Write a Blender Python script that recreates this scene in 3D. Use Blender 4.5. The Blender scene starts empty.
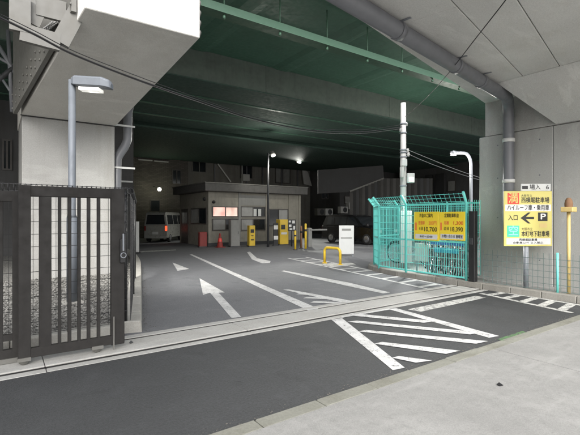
import bpy, math, random
from mathutils import Vector, Matrix, noise as mnoise
random.seed(7)
R = math.radians
sc = bpy.context.scene
col = sc.collection

# ------------------------------------------------------------ camera, sky, sun, exposure
H = 1.55                       # eye height (m)
F = 415.0                      # focal length in photo pixels (580 wide)
YAW = math.atan2(0.575, 0.818) # x = along the street, y = into the parking lot
CY, SY = math.cos(YAW), math.sin(YAW)
cam_d = bpy.data.cameras.new('camera'); cam = bpy.data.objects.new('camera', cam_d); col.objects.link(cam)
cam_d.sensor_width = 36; cam_d.lens = 36 * F / 580; cam_d.clip_start = 0.05; cam_d.clip_end = 2000
cam.location = (0, 0, H); cam.rotation_euler = (R(90), 0, -YAW)
sc.camera = cam

SUN_EL, SUN_AZ = 42, 205       # azimuth clockwise from +y
w = bpy.data.worlds.new('World'); sc.world = w; w.use_nodes = True
nt = w.node_tree; nt.nodes.clear()
sky = nt.nodes.new('ShaderNodeTexSky'); sky.sky_type = 'NISHITA'; sky.sun_disc = False
sky.sun_elevation = R(SUN_EL); sky.sun_rotation = R(SUN_AZ); sky.air_density = 1.0; sky.dust_density = 4.0; sky.ozone_density = 1.0
hs = nt.nodes.new('ShaderNodeHueSaturation'); hs.inputs['Saturation'].default_value = 0.28
bg = nt.nodes.new('ShaderNodeBackground'); bg.inputs['Strength'].default_value = 0.10
wo = nt.nodes.new('ShaderNodeOutputWorld')
nt.links.new(sky.outputs[0], hs.inputs['Color']); nt.links.new(hs.outputs[0], bg.inputs['Color']); nt.links.new(bg.outputs[0], wo.inputs[0])
sd = bpy.data.lights.new('sun', 'SUN'); sd.energy = 0.8; sd.angle = R(40); sd.color = (1.0, 0.985, 0.96)
sun = bpy.data.objects.new('sun', sd); col.objects.link(sun)
az = R(SUN_AZ); el = R(SUN_EL)
sdir = Vector((math.sin(az) * math.cos(el), math.cos(az) * math.cos(el), math.sin(el)))
sun.rotation_euler = sdir.to_track_quat('Z', 'Y').to_euler(); sun.location = sdir * 60

vs = sc.view_settings
vs.view_transform = 'Standard'; vs.look = 'None'; vs.exposure = 2.0; vs.gamma = 1; vs.use_curve_mapping = False
sc.render.engine = 'CYCLES'
cy = sc.cycles
cy.use_denoising = True; cy.max_bounces = 10; cy.diffuse_bounces = 6; cy.glossy_bounces = 3; cy.transmission_bounces = 4
cy.sample_clamp_indirect = 6; cy.caustics_reflective = False; cy.caustics_refractive = False
try:
    cy.denoiser = 'OPENIMAGEDENOISE'
except Exception:
    pass

# ------------------------------------------------------------ photo pixel -> place
def ray(px, py):
    a = (px - 290) / F; b = (217.5 - py) / F
    return Vector((CY * a + SY, -SY * a + CY, b))
O = Vector((0, 0, H))
def G(px, py, z=0.0):
    r = ray(px, py); return O + r * ((z - H) / r.z)
def PV(px, py, v):
    r = ray(px, py); return O + r * (v / r.y)
def PU(px, py, u):
    r = ray(px, py); return O + r * (u / r.x)
def PD(px, py, d):
    return O + ray(px, py) * d

# ------------------------------------------------------------ mesh helpers
class MB:
    def __init__(s): s.v = []; s.f = []; s.sm = []
    def add(s, vs_, fs, smooth=False):
        o = len(s.v); s.v += [Vector(p) for p in vs_]
        for f in fs: s.f.append([i + o for i in f]); s.sm.append(smooth)
        return s
    def box(s, a, b):
        x0, x1 = sorted((a[0], b[0])); y0, y1 = sorted((a[1], b[1])); z0, z1 = sorted((a[2], b[2]))
        return s.add([(x0,y0,z0),(x1,y0,z0),(x1,y1,z0),(x0,y1,z0),(x0,y0,z1),(x1,y0,z1),(x1,y1,z1),(x0,y1,z1)],
                     [(3,2,1,0),(4,5,6,7),(0,1,5,4),(1,2,6,5),(2,3,7,6),(3,0,4,7)])
    def bar(s, p, q, wd, ht, up=(0,0,1)):
        """box beam from p to q, width wd (sideways) and height ht (along up)"""
        p = Vector(p); q = Vector(q); d = (q - p).normalized(); up = Vector(up)
        if abs(d.dot(up)) > .99: up = Vector((1, 0, 0))
        sd_ = d.cross(up).normalized(); up = sd_.cross(d).normalized()
        c = [(-.5,-.5),(.5,-.5),(.5,.5),(-.5,.5)]
        vs_ = [p + sd_ * wd * i + up * ht * j for i, j in c] + [q + sd_ * wd * i + up * ht * j for i, j in c]
        return s.add(vs_, [(0,1,2,3),(7,6,5,4),(0,4,5,1),(1,5,6,2),(2,6,7,3),(3,7,4,0)])
    def tube(s, pts, r, n=8, cap=True):
        pts = [Vector(p) for p in pts]; rs = r if isinstance(r, (list, tuple)) else [r] * len(pts)
        o = len(s.v); up = None
        for i, p in enumerate(pts):
            d = (pts[min(i + 1, len(pts) - 1)] - pts[max(i - 1, 0)]).normalized()
            if up is None: up = Vector((0, 0, 1)) if abs(d.z) < .9 else Vector((1, 0, 0))
            a = d.cross(up).normalized(); b = a.cross(d).normalized(); up = b
            for k in range(n):
                t = 2 * math.pi * k / n; s.v.append(p + (a * math.cos(t) + b * math.sin(t)) * rs[i])
        for i in range(len(pts) - 1):
            for k in range(n):
                s.f.append([o + i*n + k, o + i*n + (k+1) % n, o + (i+1)*n + (k+1) % n, o + (i+1)*n + k]); s.sm.append(True)
        if cap:
            s.f.append([o + k for k in range(n)][::-1]); s.sm.append(False)
            e = o + (len(pts) - 1) * n; s.f.append([e + k for k in range(n)]); s.sm.append(False)
        return s
    def lathe(s, c, prof, n=16, axis='z'):
        o = len(s.v); c = Vector(c)
        for r_, z in prof:
            for k in range(n):
                t = 2 * math.pi * k / n; x, y = r_ * math.cos(t), r_ * math.sin(t)
                s.v.append(c + (Vector((x, y, z)) if axis == 'z' else Vector((x, z, y)) if axis == 'y' else Vector((z, x, y))))
        for i in range(len(prof) - 1):
            for k in range(n):
                s.f.append([o + i*n + k, o + i*n + (k+1) % n, o + (i+1)*n + (k+1) % n, o + (i+1)*n + k]); s.sm.append(True)
        return s
    def prism(s, pts, ext):
        """closed prism: polygon pts, extruded by vector ext"""
        pts = [Vector(p) for p in pts]; ext = Vector(ext); n = len(pts)
        return s.add(pts + [p + ext for p in pts],
                     [list(range(n))[::-1], list(range(n, 2*n))] + [(i, (i+1) % n, n + (i+1) % n, n + i) for i in range(n)])
    def build(s, name, mat, parent=None, world=True, origin=None, bevel=0, kind=None, seg=1):
        me = bpy.data.meshes.new(name)
        off = Vector((0, 0, 0))
        if parent is not None and world:
            off = Vector(parent.location) if parent.parent is None else Vector(parent.location) + Vector(parent.parent.location)
        if parent is None:
            if origin is None:
                n = len(s.v); zs = min(p.z for p in s.v)
                origin = Vector((sum(p.x for p in s.v) / n, sum(p.y for p in s.v) / n, zs))
            off = Vector(origin)
        me.from_pydata([tuple(p - off) for p in s.v], [], s.f)
        me.polygons.foreach_set('use_smooth', s.sm)
        import bmesh
        bm = bmesh.new(); bm.from_mesh(me); bmesh.ops.recalc_face_normals(bm, faces=bm.faces); bm.to_mesh(me); bm.free()
        me.update()
        o = bpy.data.objects.new(name, me); col.objects.link(o)
        me.materials.append(mat)
        if parent is not None: o.parent = parent
        else: o.location = off
        if bevel:
            m = o.modifiers.new('bevel', 'BEVEL'); m.width = bevel; m.segments = seg; m.limit_method = 'ANGLE'
        if kind: o['kind'] = kind
        return o

def tag(o, label, cat, group=None):
    o['label'] = label; o['category'] = cat
    if group: o['group'] = group
    return o
def thing(name, label=None, cat=None, loc=(0,0,0), rz=0, group=None, kind=None):
    o = bpy.data.objects.new(name, None); col.objects.link(o)
    o.location = loc; o.rotation_euler = (0, 0, rz); o.empty_display_size = .2
    if label: tag(o, label, cat, group)
    if kind: o['kind'] = kind
    return o
def copy_tree(o, parent=None):
    c = o.copy(); col.objects.link(c); c.parent = parent
    for ch in list(o.children): copy_tree(ch, c)
    return c
def bx(name, a, b, mat, parent=None, world=True, bevel=0, **k):
    return MB().box(a, b).build(name, mat, parent, world, bevel=bevel, **k)
def text(name, body, size, mat, parent, mtx, width=None, align='CENTER', bold=0.0):
    """flat lettering; mtx places the text plane (local x right, y up, z out) in the parent's frame; width stretches it to fit"""
    cu = bpy.data.curves.new(name, 'FONT'); cu.body = body; cu.size = size; cu.align_x = align; cu.align_y = 'CENTER'
    cu.resolution_u = 3
    t = bpy.data.objects.new(name + '_tmp', cu); col.objects.link(t)
    dg = bpy.context.evaluated_depsgraph_get()
    me = bpy.data.meshes.new_from_object(t.evaluated_get(dg)); bpy.data.objects.remove(t)
    xs = [v.co.x for v in me.vertices] or [0, 1]
    if width:
        k = width / max(max(xs) - min(xs), 1e-4); me.transform(Matrix.Diagonal((k, 1, 1, 1)))
    if bold:
        import bmesh
        bm = bmesh.new(); k = bold * .6
        for i, (dx, dy) in enumerate(((0,0),(k,k*.4),(-k,-k*.4),(k*.3,-k),(-k*.3,k))):
            m2 = me.copy(); m2.transform(Matrix.Translation((dx, dy, .0004 * i))); bm.from_mesh(m2); bpy.data.meshes.remove(m2)
        bm.to_mesh(me); bm.free()
    me.transform(mtx)
    me.materials.clear(); me.materials.append(mat)
    o = bpy.data.objects.new(name, me); col.objects.link(o); o.parent = parent
    return o

# ------------------------------------------------------------ materials
def srgb(r, g, b):
    f = lambda c: (c / 255 / 12.92) if c <= 10 else ((c / 255 + .055) / 1.055) ** 2.4
    return (f(r), f(g), f(b), 1)
def sc_(c, k): return (c[0]*k, c[1]*k, c[2]*k, 1)
class NT:
    def __init__(s, name):
        s.m = bpy.data.materials.new(name); s.m.use_nodes = True; s.t = s.m.node_tree
        s.b = s.t.nodes['Principled BSDF']; s.pos = s.n('ShaderNodeNewGeometry').outputs['Position']
    def n(s, t, **k):
        x = s.t.nodes.new(t)
        for a, b in k.items(): setattr(x, a, b)
        return x
    def l(s, a, b): s.t.links.new(a, b)
    def noise(s, scale, detail=4, rough=.55, stretch=None, vec=None):
        v = vec or s.pos
        if stretch:
            mp = s.n('ShaderNodeMapping'); mp.inputs['Scale'].default_value = stretch; s.l(v, mp.inputs['Vector']); v = mp.outputs[0]
        x = s.n('ShaderNodeTexNoise'); x.inputs['Scale'].default_value = scale; x.inputs['Detail'].default_value = detail
        x.inputs['Roughness'].default_value = rough; s.l(v, x.inputs['Vector']); return x.outputs['Fac']
    def ramp(s, fac, a, b, ca=(0,0,0,1), cb=(1,1,1,1)):
        r = s.n('ShaderNodeValToRGB'); e = r.color_ramp.elements
        e[0].position = a; e[0].color = ca; e[1].position = b; e[1].color = cb; s.l(fac, r.inputs[0]); return r.outputs[0]
    def mix(s, fac, a, b, mode='MIX'):
        x = s.n('ShaderNodeMix', data_type='RGBA', blend_type=mode)
        if isinstance(fac, (int, float)): x.inputs[0].default_value = fac
        else: s.l(fac, x.inputs[0])
        for i, c in ((6, a), (7, b)):
            if isinstance(c, tuple): x.inputs[i].default_value = c
            else: s.l(c, x.inputs[i])
        return x.outputs[2]
    def bump(s, fac, strength, dist=.01, prev=None):
        x = s.n('ShaderNodeBump'); x.inputs['Strength'].default_value = strength; x.inputs['Distance'].default_value = dist
        s.l(fac, x.inputs['Height'])
        if prev: s.l(prev, x.inputs['Normal'])
        return x.outputs[0]
    def done(s, colr, rough=.8, nrm=None, metal=0, spec=.5):
        if isinstance(colr, tuple): s.b.inputs['Base Color'].default_value = colr
        else: s.l(colr, s.b.inputs['Base Color'])
        if isinstance(rough, (int, float)): s.b.inputs['Roughness'].default_value = rough
        else: s.l(rough, s.b.inputs['Roughness'])
        s.b.inputs['Metallic'].default_value = metal; s.b.inputs['Specular IOR Level'].default_value = spec
        if nrm: s.l(nrm, s.b.inputs['Normal'])
        return s.m

def m_concrete(name, c, streak=.35, rough=.85, bump=.25):
    t = NT(name)
    big = t.ramp(t.noise(.5, 5, .6), .3, .75); mid = t.ramp(t.noise(4, 6, .65), .35, .7); fine = t.noise(60, 3, .6)
    st = t.ramp(t.noise(2.4, 6, .65, (1, 1, .10)), .46, .68)
    x = t.mix(big, sc_(c, .74), sc_(c, 1.10)); x = t.mix(t.ramp(mid, 0, 1, (0,0,0,1), (.5,.5,.5,1)), x, sc_(c, .76))
    x = t.mix(t.ramp(st, 0, 1, (0,0,0,1), (streak,)*3 + (1,)), x, (c[0]*.55, c[1]*.53, c[2]*.48, 1))
    x = t.mix(t.ramp(t.noise(1.1, 7, .7), .54, .64, (0,0,0,1), (.32,)*3 + (1,)), x, (c[0]*.70, c[1]*.68, c[2]*.63, 1))
    x = t.mix(t.ramp(t.noise(1.7, 6, .7, (.3, 1.6, 1)), .56, .62, (0,0,0,1), (.30,)*3 + (1,)), x, sc_(c, 1.22))
    x = t.mix(.22, x, t.ramp(fine, .3, .7, sc_(c, .5), sc_(c, 1.3)))
    vo = t.n('ShaderNodeTexVoronoi'); vo.inputs['Scale'].default_value = 5.5; t.l(t.pos, vo.inputs['Vector'])
    pin = t.ramp(vo.outputs['Distance'], .02, .05, (.45,)*3 + (1,), (1,1,1,1))
    x = t.mix(.6, x, pin, 'MULTIPLY')
    return t.done(x, rough, t.bump(t.noise(14, 6, .7), bump, .01), spec=.3)
def m_asphalt(name, c, patch=.3):
    t = NT(name)
    fine = t.noise(140, 2, .7); agg = t.n('ShaderNodeTexVoronoi'); agg.inputs['Scale'].default_value = 70; t.l(t.pos, agg.inputs['Vector'])
    big = t.ramp(t.noise(.7, 6, .6), .3, .72); strk = t.ramp(t.noise(1.2, 5, .6, (.25, 1.4, 1)), .4, .75)
    x = t.mix(big, sc_(c, 1 - patch), sc_(c, 1 + patch * .7)); x = t.mix(t.ramp(strk, 0, 1, (0,0,0,1), (.6,)*3 + (1,)), x, sc_(c, .62))
    x = t.mix(.5, x, t.ramp(fine, .3, .72, sc_(c, .4), sc_(c, 2.0))); x = t.mix(.4, x, t.ramp(t.noise(42, 4, .75), .34, .68, sc_(c, .45), sc_(c, 1.75)))
    x = t.mix(t.ramp(t.noise(3.2, 7, .75), .52, .68, (0,0,0,1), (.55,)*3 + (1,)), x, sc_(c, 1.45)); x = t.mix(t.ramp(t.noise(1.4, 5, .6, (1,1,1), None), .60, .70, (0,0,0,1), (.5,)*3 + (1,)), x, sc_(c, .6))
    x = t.mix(t.ramp(t.noise(11, 3, .5), .70, .76, (0,0,0,1), (.6,)*3 + (1,)), x, sc_(c, .5))
    return t.done(x, t.ramp(big, 0, 1, (.72,)*3 + (1,), (.9,)*3 + (1,)), t.bump(agg.outputs['Distance'], .35, .006), spec=.35)
def m_roadpaint(name, c, under, wear=.5):
    t = NT(name)
    n1 = t.noise(9, 7, .75); n2 = t.noise(90, 2, .6)
    fac = t.ramp(t.mix(.4, n1, n2), wear, wear + .08)
    x = t.mix(t.ramp(t.noise(2.6, 6, .7), .3, .7), sc_(c, .66), sc_(c, 1.0)); x = t.mix(t.ramp(t.noise(30, 4, .7), .45, .75, (0,0,0,1), (.5,)*3 + (1,)), x, sc_(c, .5))
    x = t.mix(fac, x, under)
    return t.done(x, .75, t.bump(n2, .15, .004), spec=.3)
def m_paint(name, c, rough=.45, metal=0, dirt=.35, dirtc=None, bump=.05, spec=.5):
    t = NT(name)
    d = t.ramp(t.noise(3, 6, .65), .45, .8, (0,0,0,1), (dirt,)*3 + (1,)); st = t.ramp(t.noise(7, 5, .6, (1,1,.15)), .5, .85, (0,0,0,1), (dirt,)*3 + (1,))
    dc = dirtc or sc_(c, .45)
    x = t.mix(d, c if len(c) == 4 else c + (1,), dc); x = t.mix(st, x, dc)
    return t.done(x, t.ramp(t.noise(8, 4), .3, .7, (max(rough-.1, .02),)*3 + (1,), (min(rough+.15, 1),)*3 + (1,)), t.bump(t.noise(40, 3), bump, .004), metal, spec)
def m_glass(name, c=(.01,.012,.014,1)):
    t = NT(name); return t.done(t.mix(t.noise(1.3, 3), c, sc_(c, 2.2)), .08, None, 0, .6)
def m_emit(name, c, e):
    t = NT(name); t.b.inputs['Emission Strength'].default_value = e
    if e < .4:
        mp = t.n('ShaderNodeTexNoise'); mp.inputs['Scale'].default_value = 2.6; mp.inputs['Detail'].default_value = 3; t.l(t.pos, mp.inputs['Vector'])
        t.l(t.ramp(mp.outputs['Fac'], .36, .62, sc_(c, .35), c), t.b.inputs['Emission Color'])
    else: t.b.inputs['Emission Color'].default_value = c
    return t.done(c, .5)
def m_brick(name, c1, c2, mort, scale=1.0):
    t = NT(name); b = t.n('ShaderNodeTexBrick')
    b.inputs['Color1'].default_value = c1; b.inputs['Color2'].default_value = c2; b.inputs['Mortar'].default_value = mort
    b.inputs['Scale'].default_value = scale; b.inputs['Mortar Size'].default_value = .012; b.inputs['Brick Width'].default_value = .30; b.inputs['Row Height'].default_value = .10
    cb = t.n('ShaderNodeSeparateXYZ'); t.l(t.pos, cb.inputs[0]); cm = t.n('ShaderNodeCombineXYZ'); t.l(cb.outputs[0], cm.inputs[0]); t.l(cb.outputs[2], cm.inputs[1])
    t.l(cm.outputs[0], b.inputs['Vector'])
    x = t.mix(t.ramp(t.noise(.9, 5), .35, .7, (0,0,0,1), (.5,)*3 + (1,)), b.outputs['Color'], sc_(c2, .5))
    return t.done(x, .9)

M = {}
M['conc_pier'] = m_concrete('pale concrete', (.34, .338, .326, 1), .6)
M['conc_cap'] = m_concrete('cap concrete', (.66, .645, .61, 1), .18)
M['conc_deck'] = m_concrete('deck concrete', (.68, .675, .655, 1), .08)
M['conc_wall'] = m_concrete('wall concrete', (.41, .41, .395, 1), .35)
M['conc_kerb'] = m_concrete('kerb concrete', (.40, .39, .36, 1), .35, bump=.4)
M['conc_kerb2'] = m_concrete('weathered kerb', (.27, .26, .235, 1), .7, bump=.6)
M['conc_track'] = m_concrete('track concrete', (.42, .415, .395, 1), .35)
def m_walk():
    t = NT('sidewalk concrete'); c = (.255, .253, .244, 1)
    a = t.ramp(t.noise(.9, 6, .7), .32, .7); b = t.ramp(t.noise(3.5, 7, .72), .38, .66); g = t.noise(110, 3, .7)
    x = t.mix(a, sc_(c, .70), sc_(c, 1.12)); x = t.mix(t.ramp(b, 0, 1, (0,0,0,1), (.7,)*3 + (1,)), x, sc_(c, .70)); x = t.mix(t.ramp(t.noise(14, 6, .75), .52, .68, (0,0,0,1), (.5,)*3 + (1,)), x, sc_(c, .62))
    x = t.mix(.22, x, t.ramp(g, .3, .72, sc_(c, .35), sc_(c, 1.6)))
    vo = t.n('ShaderNodeTexVoronoi'); vo.inputs['Scale'].default_value = 1.7; t.l(t.pos, vo.inputs['Vector'])
    x = t.mix(t.ramp(vo.outputs['Distance'], .018, .04, (.75,)*3 + (1,), (0,0,0,1)), x, sc_(c, .25))
    st = t.ramp(t.noise(1.6, 6, .65, (.35, 2.2, 1)), .56, .72, (0,0,0,1), (.5,)*3 + (1,))
    x = t.mix(st, x, sc_(c, 1.3))
    return t.done(x, .85, t.bump(t.noise(45, 5, .7), .25, .006), spec=.3)
M['conc_walk'] = m_walk()
M['pale_bounce'] = m_concrete('plaza concrete', (.50, .49, .47, 1), .1)  # invented pale ground tone, set to bounce light up onto deck and cap undersides
M['conc_edge'] = m_concrete('edging stone', (.22, .22, .19, 1), .7, bump=.8)
M['asph_road'] = m_asphalt('street asphalt', (.041, .0425, .044, 1), .6)
M['asph_lot'] = m_asphalt('lot asphalt', (.118, .121, .128, 1), .35)
M['ground'] = m_asphalt('far ground', (.07, .07, .07, 1))
M['rpaint'] = m_roadpaint('road paint', (.62, .62, .61, 1), (.09, .09, .092, 1), .535)
M['rpaint_old'] = m_roadpaint('worn road paint', (.60, .60, .57, 1), (.07, .07, .072, 1), .50)
M['gpaint'] = m_roadpaint('green paint', (.10, .22, .08, 1), (.06, .07, .06, 1), .46)
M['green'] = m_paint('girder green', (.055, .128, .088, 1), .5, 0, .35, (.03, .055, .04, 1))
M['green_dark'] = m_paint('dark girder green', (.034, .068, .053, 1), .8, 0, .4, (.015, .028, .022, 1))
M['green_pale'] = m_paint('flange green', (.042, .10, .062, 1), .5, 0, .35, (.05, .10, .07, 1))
M['web_grey'] = m_paint('grey girder web', (.085, .108, .092, 1), .7, 0, .6, (.05, .055, .05, 1))
M['steel_grey'] = m_paint('grey steel', (.13, .128, .118, 1), .55, 0, .6, (.11, .105, .09, 1))
M['steel_dark'] = m_paint('dark steel', (.035, .037, .04, 1), .6)
M['pole_grey'] = m_paint('pole grey', (.135, .15, .17, 1), .55, .1, .35)
M['mesh_grey'] = m_paint('mesh grey green', (.12, .17, .16, 1), .5)
M['galv'] = m_paint('galvanised steel', (.25, .265, .29, 1), .5, .15, .3)
M['pipe'] = m_paint('grey pipe', (.16, .165, .18, 1), .4, 0, .25)
M['brown'] = m_paint('dark brown aluminium', (.010, .0085, .0075, 1), .65, 0, .5, (.018, .016, .014, 1))
M['black'] = m_paint('black paint', (.012, .012, .013, 1), .4, 0, .3, (.03, .03, .03, 1))
M['wire'] = m_paint('dark wire', (.03, .03, .032, 1), .5)
M['cable'] = m_paint('black cable', (.008, .008, .009, 1), .5)
M['cable_mid'] = m_paint('mid grey cable', (.06, .06, .06, 1), .5)
M['cable_pale'] = m_paint('grey cable', (.22, .22, .22, 1), .5)
M['teal'] = m_paint('teal fence', (.16, .66, .60, 1), .4, 0, .15, (.07, .30, .26, 1))
M['white'] = m_paint('white paint', (.60, .60, .585, 1), .45, 0, .2)
M['offwhite'] = m_paint('off white pole', (.48, .48, .465, 1), .5, 0, .25)
M['yellow'] = m_paint('yellow sign', (.80, .60, .035, 1), .4, 0, .06)
M['yellow_pale'] = m_paint('pale yellow sign', (.52, .46, .14, 1), .4, 0, .08)
M['yellow_post'] = m_paint('yellow post', (.62, .42, .03, 1), .45, 0, .3)
M['ochre_post'] = m_paint('ochre post', (.56, .42, .17, 1), .5, 0, .3)
M['wood'] = m_paint('weathered wood', (.20, .11, .06, 1), .8)
M['red'] = m_paint('red', (.62, .035, .025, 1), .4, 0, .06)
M['cone_red'] = m_paint('cone red', (.20, .022, .018, 1), .5, 0, .2)
M['orange'] = m_paint('orange', (.75, .20, .05, 1), .4, 0, .05)
M['signgreen'] = m_paint('sign green', (.05, .60, .30, 1), .4, 0, .05)
M['cyan'] = m_paint('sign cyan', (.25, .75, .62, 1), .4, 0, .05)
M['ink'] = m_paint('ink', (.012, .012, .012, 1), .5, 0, .02)
M['blue'] = m_paint('blue', (.07, .16, .50, 1), .45, 0, .1)
M['blue_teal'] = m_paint('teal blue', (.06, .34, .46, 1), .45, 0, .15)
M['beige'] = m_paint('beige panel', (.22, .208, .175, 1), .6, 0, .45)
M['grey_panel'] = m_paint('grey panel', (.20, .20, .19, 1), .6, 0, .3)
M['roof'] = m_paint('booth roof', (.085, .082, .078, 1), .7)
M['alu_dark'] = m_paint('dark window frame', (.05, .045, .04, 1), .4)
M['glass'] = m_glass('dark glass')
M['glass_pale'] = m_paint('curtained glass', (.26, .26, .25, 1), .15, 0, .4)
M['lit_pink'] = m_emit('lit window', (1.0, .56, .48, 1), .22)
M['lit_pale'] = m_emit('pale lit window', (1.0, .66, .56, 1), .18)
M['lamp_on'] = m_emit('lit lamp', (1.0, 1.0, .86, 1), 9)
M['lamp_soft'] = m_emit('lit lens', (1.0, .98, .92, 1), .20)
M['lamp_yel'] = m_emit('lit yellow lamp', (1.0, 1.0, .74, 1), 18)
M['tail'] = m_emit('tail light', (1.0, .06, .02, 1), .7)
M['brick'] = m_brick('brown brick', (.13, .118, .105, 1), (.085, .077, .07, 1), (.05, .047, .044, 1))
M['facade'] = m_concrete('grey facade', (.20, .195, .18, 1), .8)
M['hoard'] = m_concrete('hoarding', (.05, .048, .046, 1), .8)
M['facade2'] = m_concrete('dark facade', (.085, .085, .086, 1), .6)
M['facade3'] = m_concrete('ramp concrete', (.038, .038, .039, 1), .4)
M['car_black'] = m_paint('black car paint', (.006, .006, .007, 1), .15, 0, .1, spec=.6)
M['car_white'] = m_paint('white van paint', (.27, .27, .25, 1), .3, 0, .2)
M['rubber'] = m_paint('rubber', (.012, .012, .012, 1), .8)
M['chrome'] = m_paint('metal', (.45, .45, .46, 1), .25, .9, .1)
M['box_white'] = m_paint('white box', (.52, .53, .52, 1), .5, 0, .15)
def m_gravel():
    t = NT('gravel'); oi = t.n('ShaderNodeObjectInfo')
    x = t.mix(t.ramp(t.noise(25, 2), .35, .65), (.06, .058, .054, 1), (.24, .235, .22, 1)); return t.done(x, .9, t.bump(t.noise(80, 3), .3, .004))
M['gravel'] = m_gravel()
M['grit'] = m_paint('grit', (.10, .095, .085, 1), .9, 0, .5)

# ============================================================ SETTING: ground, street, pavement
MB().add([(-300,-300,-.04),(400,-300,-.04),(400,400,-.04),(-300,400,-.04)], [(0,1,2,3)]).build('ground', M['pale_bounce'], kind='structure')
road = MB().add([(-40,2.752,0),(60,2.752,0),(60,4.80,0),(-40,4.80,0)], [(0,1,2,3)]).build('road', M['asph_road'], kind='structure', origin=(0,0,0))
lot = MB().add([(-14,5.68,0),(46,5.68,0),(46,32,0),(-14,32,0)], [(0,1,2,3)]).build('parking_lot', M['asph_lot'], kind='structure', origin=(0,0,0))
MB().add([(-40,-12,-.02),(60,-12,-.02),(60,-3.2,-.02),(-40,-3.2,-.02)], [(0,1,2,3)]).build('street', M['pale_bounce'], kind='structure', origin=(0,0,0))  # unseen strip behind the camera, made pale as a light bouncer

# gate track: concrete strips with recessed slots between
track = thing('gate_track', loc=(0,0,0), kind='structure')
bx('slot_bed', (-14,4.801,-.12), (8.55,5.679,-.012), M['black'], track)
for (y0, y1, zt) in ((4.802,4.92,.004), (5.00,5.46,.008), (5.545,5.678,.004)):
    x = -14.0
    while x < 8.5:
        x1 = min(x + 2.4, 8.53)
        bx('track_strip', (x + .003, y0, -.0115), (x1 - .003, y1, zt + random.uniform(-.0015, .0015)), M['conc_track'], track, bevel=.006)
        x = x1

# sidewalk slabs and edging stones
walk = thing('sidewalk', loc=(0,0,0), kind='structure')
x = -13.0
while x < 24:
    L = 3.55
    for (y0, y1) in ((-.9, 2.595), (-3.2, -.91)):
        bx('paving_slab', (x + .006, y0, -.1), (x + L - .006, y1, .012), M['conc_walk'], walk, bevel=.002)
    x += L
edge = thing('sidewalk_edging', loc=(0,0,0), kind='structure')
x = -8.0
while x < 22:
    bx('edging_stone', (x + .004, 2.60, -.1), (x + .596, 2.748, .008 + random.uniform(-.003, .004)), M['conc_edge'], edge, bevel=.008)
    x += .6

def paint(name, polys, mat, parent, z=.004):
    for p in polys:
        pts = [G(*q) for q in p]; mb = MB()
        mb.add([(q.x, q.y, z) for q in pts], [list(range(len(pts)))])
        mb.build(name, mat, parent)
def stripe_uv(a, b, wd):
    """quad between ground pixels a and b, real width wd (m)"""
    A, B = G(*a), G(*b); d = (B - A); d.z = 0; n = Vector((-d.y, d.x, 0)).normalized() * wd / 2
    return [A + n, A - n, B - n, B + n]
def paint_stripes(name, items, mat, parent, z=.004):
    for a, b, wd in items:
        q = stripe_uv(a, b, wd); MB().add([(p.x, p.y, z) for p in q], [(0,1,2,3)]).build(name, mat, parent)

# street hatching in front of the gate
paint('hatch_border', [[(331.4,319.9),(342,318.4),(404.8,368),(392.8,370.5)], [(388,309.2),(396,308.4),(499,336.2),(489,338)]], M['rpaint'], road)
paint('hatch_border', [[(341,318.2),(341.5,316.6),(389,308.6),(391,309.6)]], M['rpaint'], road, .005)
paint('hatch_stripe', [[(346,315.4),(352,313.6),(436,321.5),(424,323.2)], [(347,322.2),(357,321),(482,332.8),(470,334.8)],
                       [(358,331.8),(366,330.4),(488,341.6),(476,344.2)], [(374,344.2),(382,342.4),(460,351.2),(446,354.4)],
                       [(392,358.2),(399,356.6),(432,361),(416,363.2)]], M['rpaint'], road, .0065)
paint('stop_line', [[(407.6,309.6),(475.5,296.0),(486,297.8),(421,311.9)]], M['rpaint_old'], road)
# laddered line along the right kerb
def ladder(name, a0, a1, b0, b1, n, wd, mat, parent, rung=.14):
    A0, A1, B0, B1 = [G(*p) for p in (a0, a1, b0, b1)]
    for (P, Q) in ((A0, A1), (B0, B1)):
        d = (Q - P); n_ = Vector((-d.y, d.x, 0)).normalized() * wd / 2
        MB().add([(p.x, p.y, .004) for p in (P + n_, P - n_, Q - n_, Q + n_)], [(0,1,2,3)]).build(name, mat, parent)
    for i in range(n):
        t = (i + .5) / n; P = A0.lerp(A1, t); Q = B0.lerp(B1, t); d = (Q - P); n_ = Vector((-d.y, d.x, 0)).normalized() * rung / 2
        P = P + d.normalized() * (wd / 2 + .002); Q = Q - d.normalized() * (wd / 2 + .002)
        MB().add([(p.x, p.y, .004) for p in (P + n_, P - n_, Q - n_, Q + n_)], [(0,1,2,3)]).build(name, mat, parent)
ladder('edge_marking', (481,293.6), (572,313.0), (498,291.4), (582,305.6), 5, .10, M['rpaint_old'], road)
MB().add([(p.x, p.y, .005) for p in (G(497,339.6), G(522,331.4), G(528,333.0), G(503,341.4))], [(0,1,2,3)]).build('green_patch', M['gpaint'], road)

# lot markings
paint('lane_line', [[(189.5,254.6),(192,254.4),(318.5,308.8),(308,310.6)]], M['rpaint'], lot)
paint('hatch_border', [[(283,289.8),(289,289.6),(356,301.8),(346,303.6)]], M['rpaint'], lot)
paint('hatch_stripe', [[(296,294.6),(299,293.6),(312,294.6),(316,295.8)], [(303,298.6),(307,297.2),(330,298.4),(336,299.8)], [(310,303.0),(314,301.4),(338,302.4),(344,304.0)]], M['rpaint'], lot, .0065)
paint('lane_arrow', [[(199.5,278.3),(224.8,292.6),(218.6,292.9),(241.4,317.2),(231.4,318.2),(210,292.9),(203,295.0)],
                     [(172.5,262.6),(189,269),(177.5,270.9)],
                     [(247,252.2),(250,251.8),(257,258.2),(270.5,261.2),(270,263),(262,263.4),(252,259.4)]], M['rpaint'], lot)
paint('lane_line', [[(281,271.2),(284,270.6),(348,282.6),(390,292.6),(383,293.6),(344,285.4)]], M['rpaint'], lot)
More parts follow.
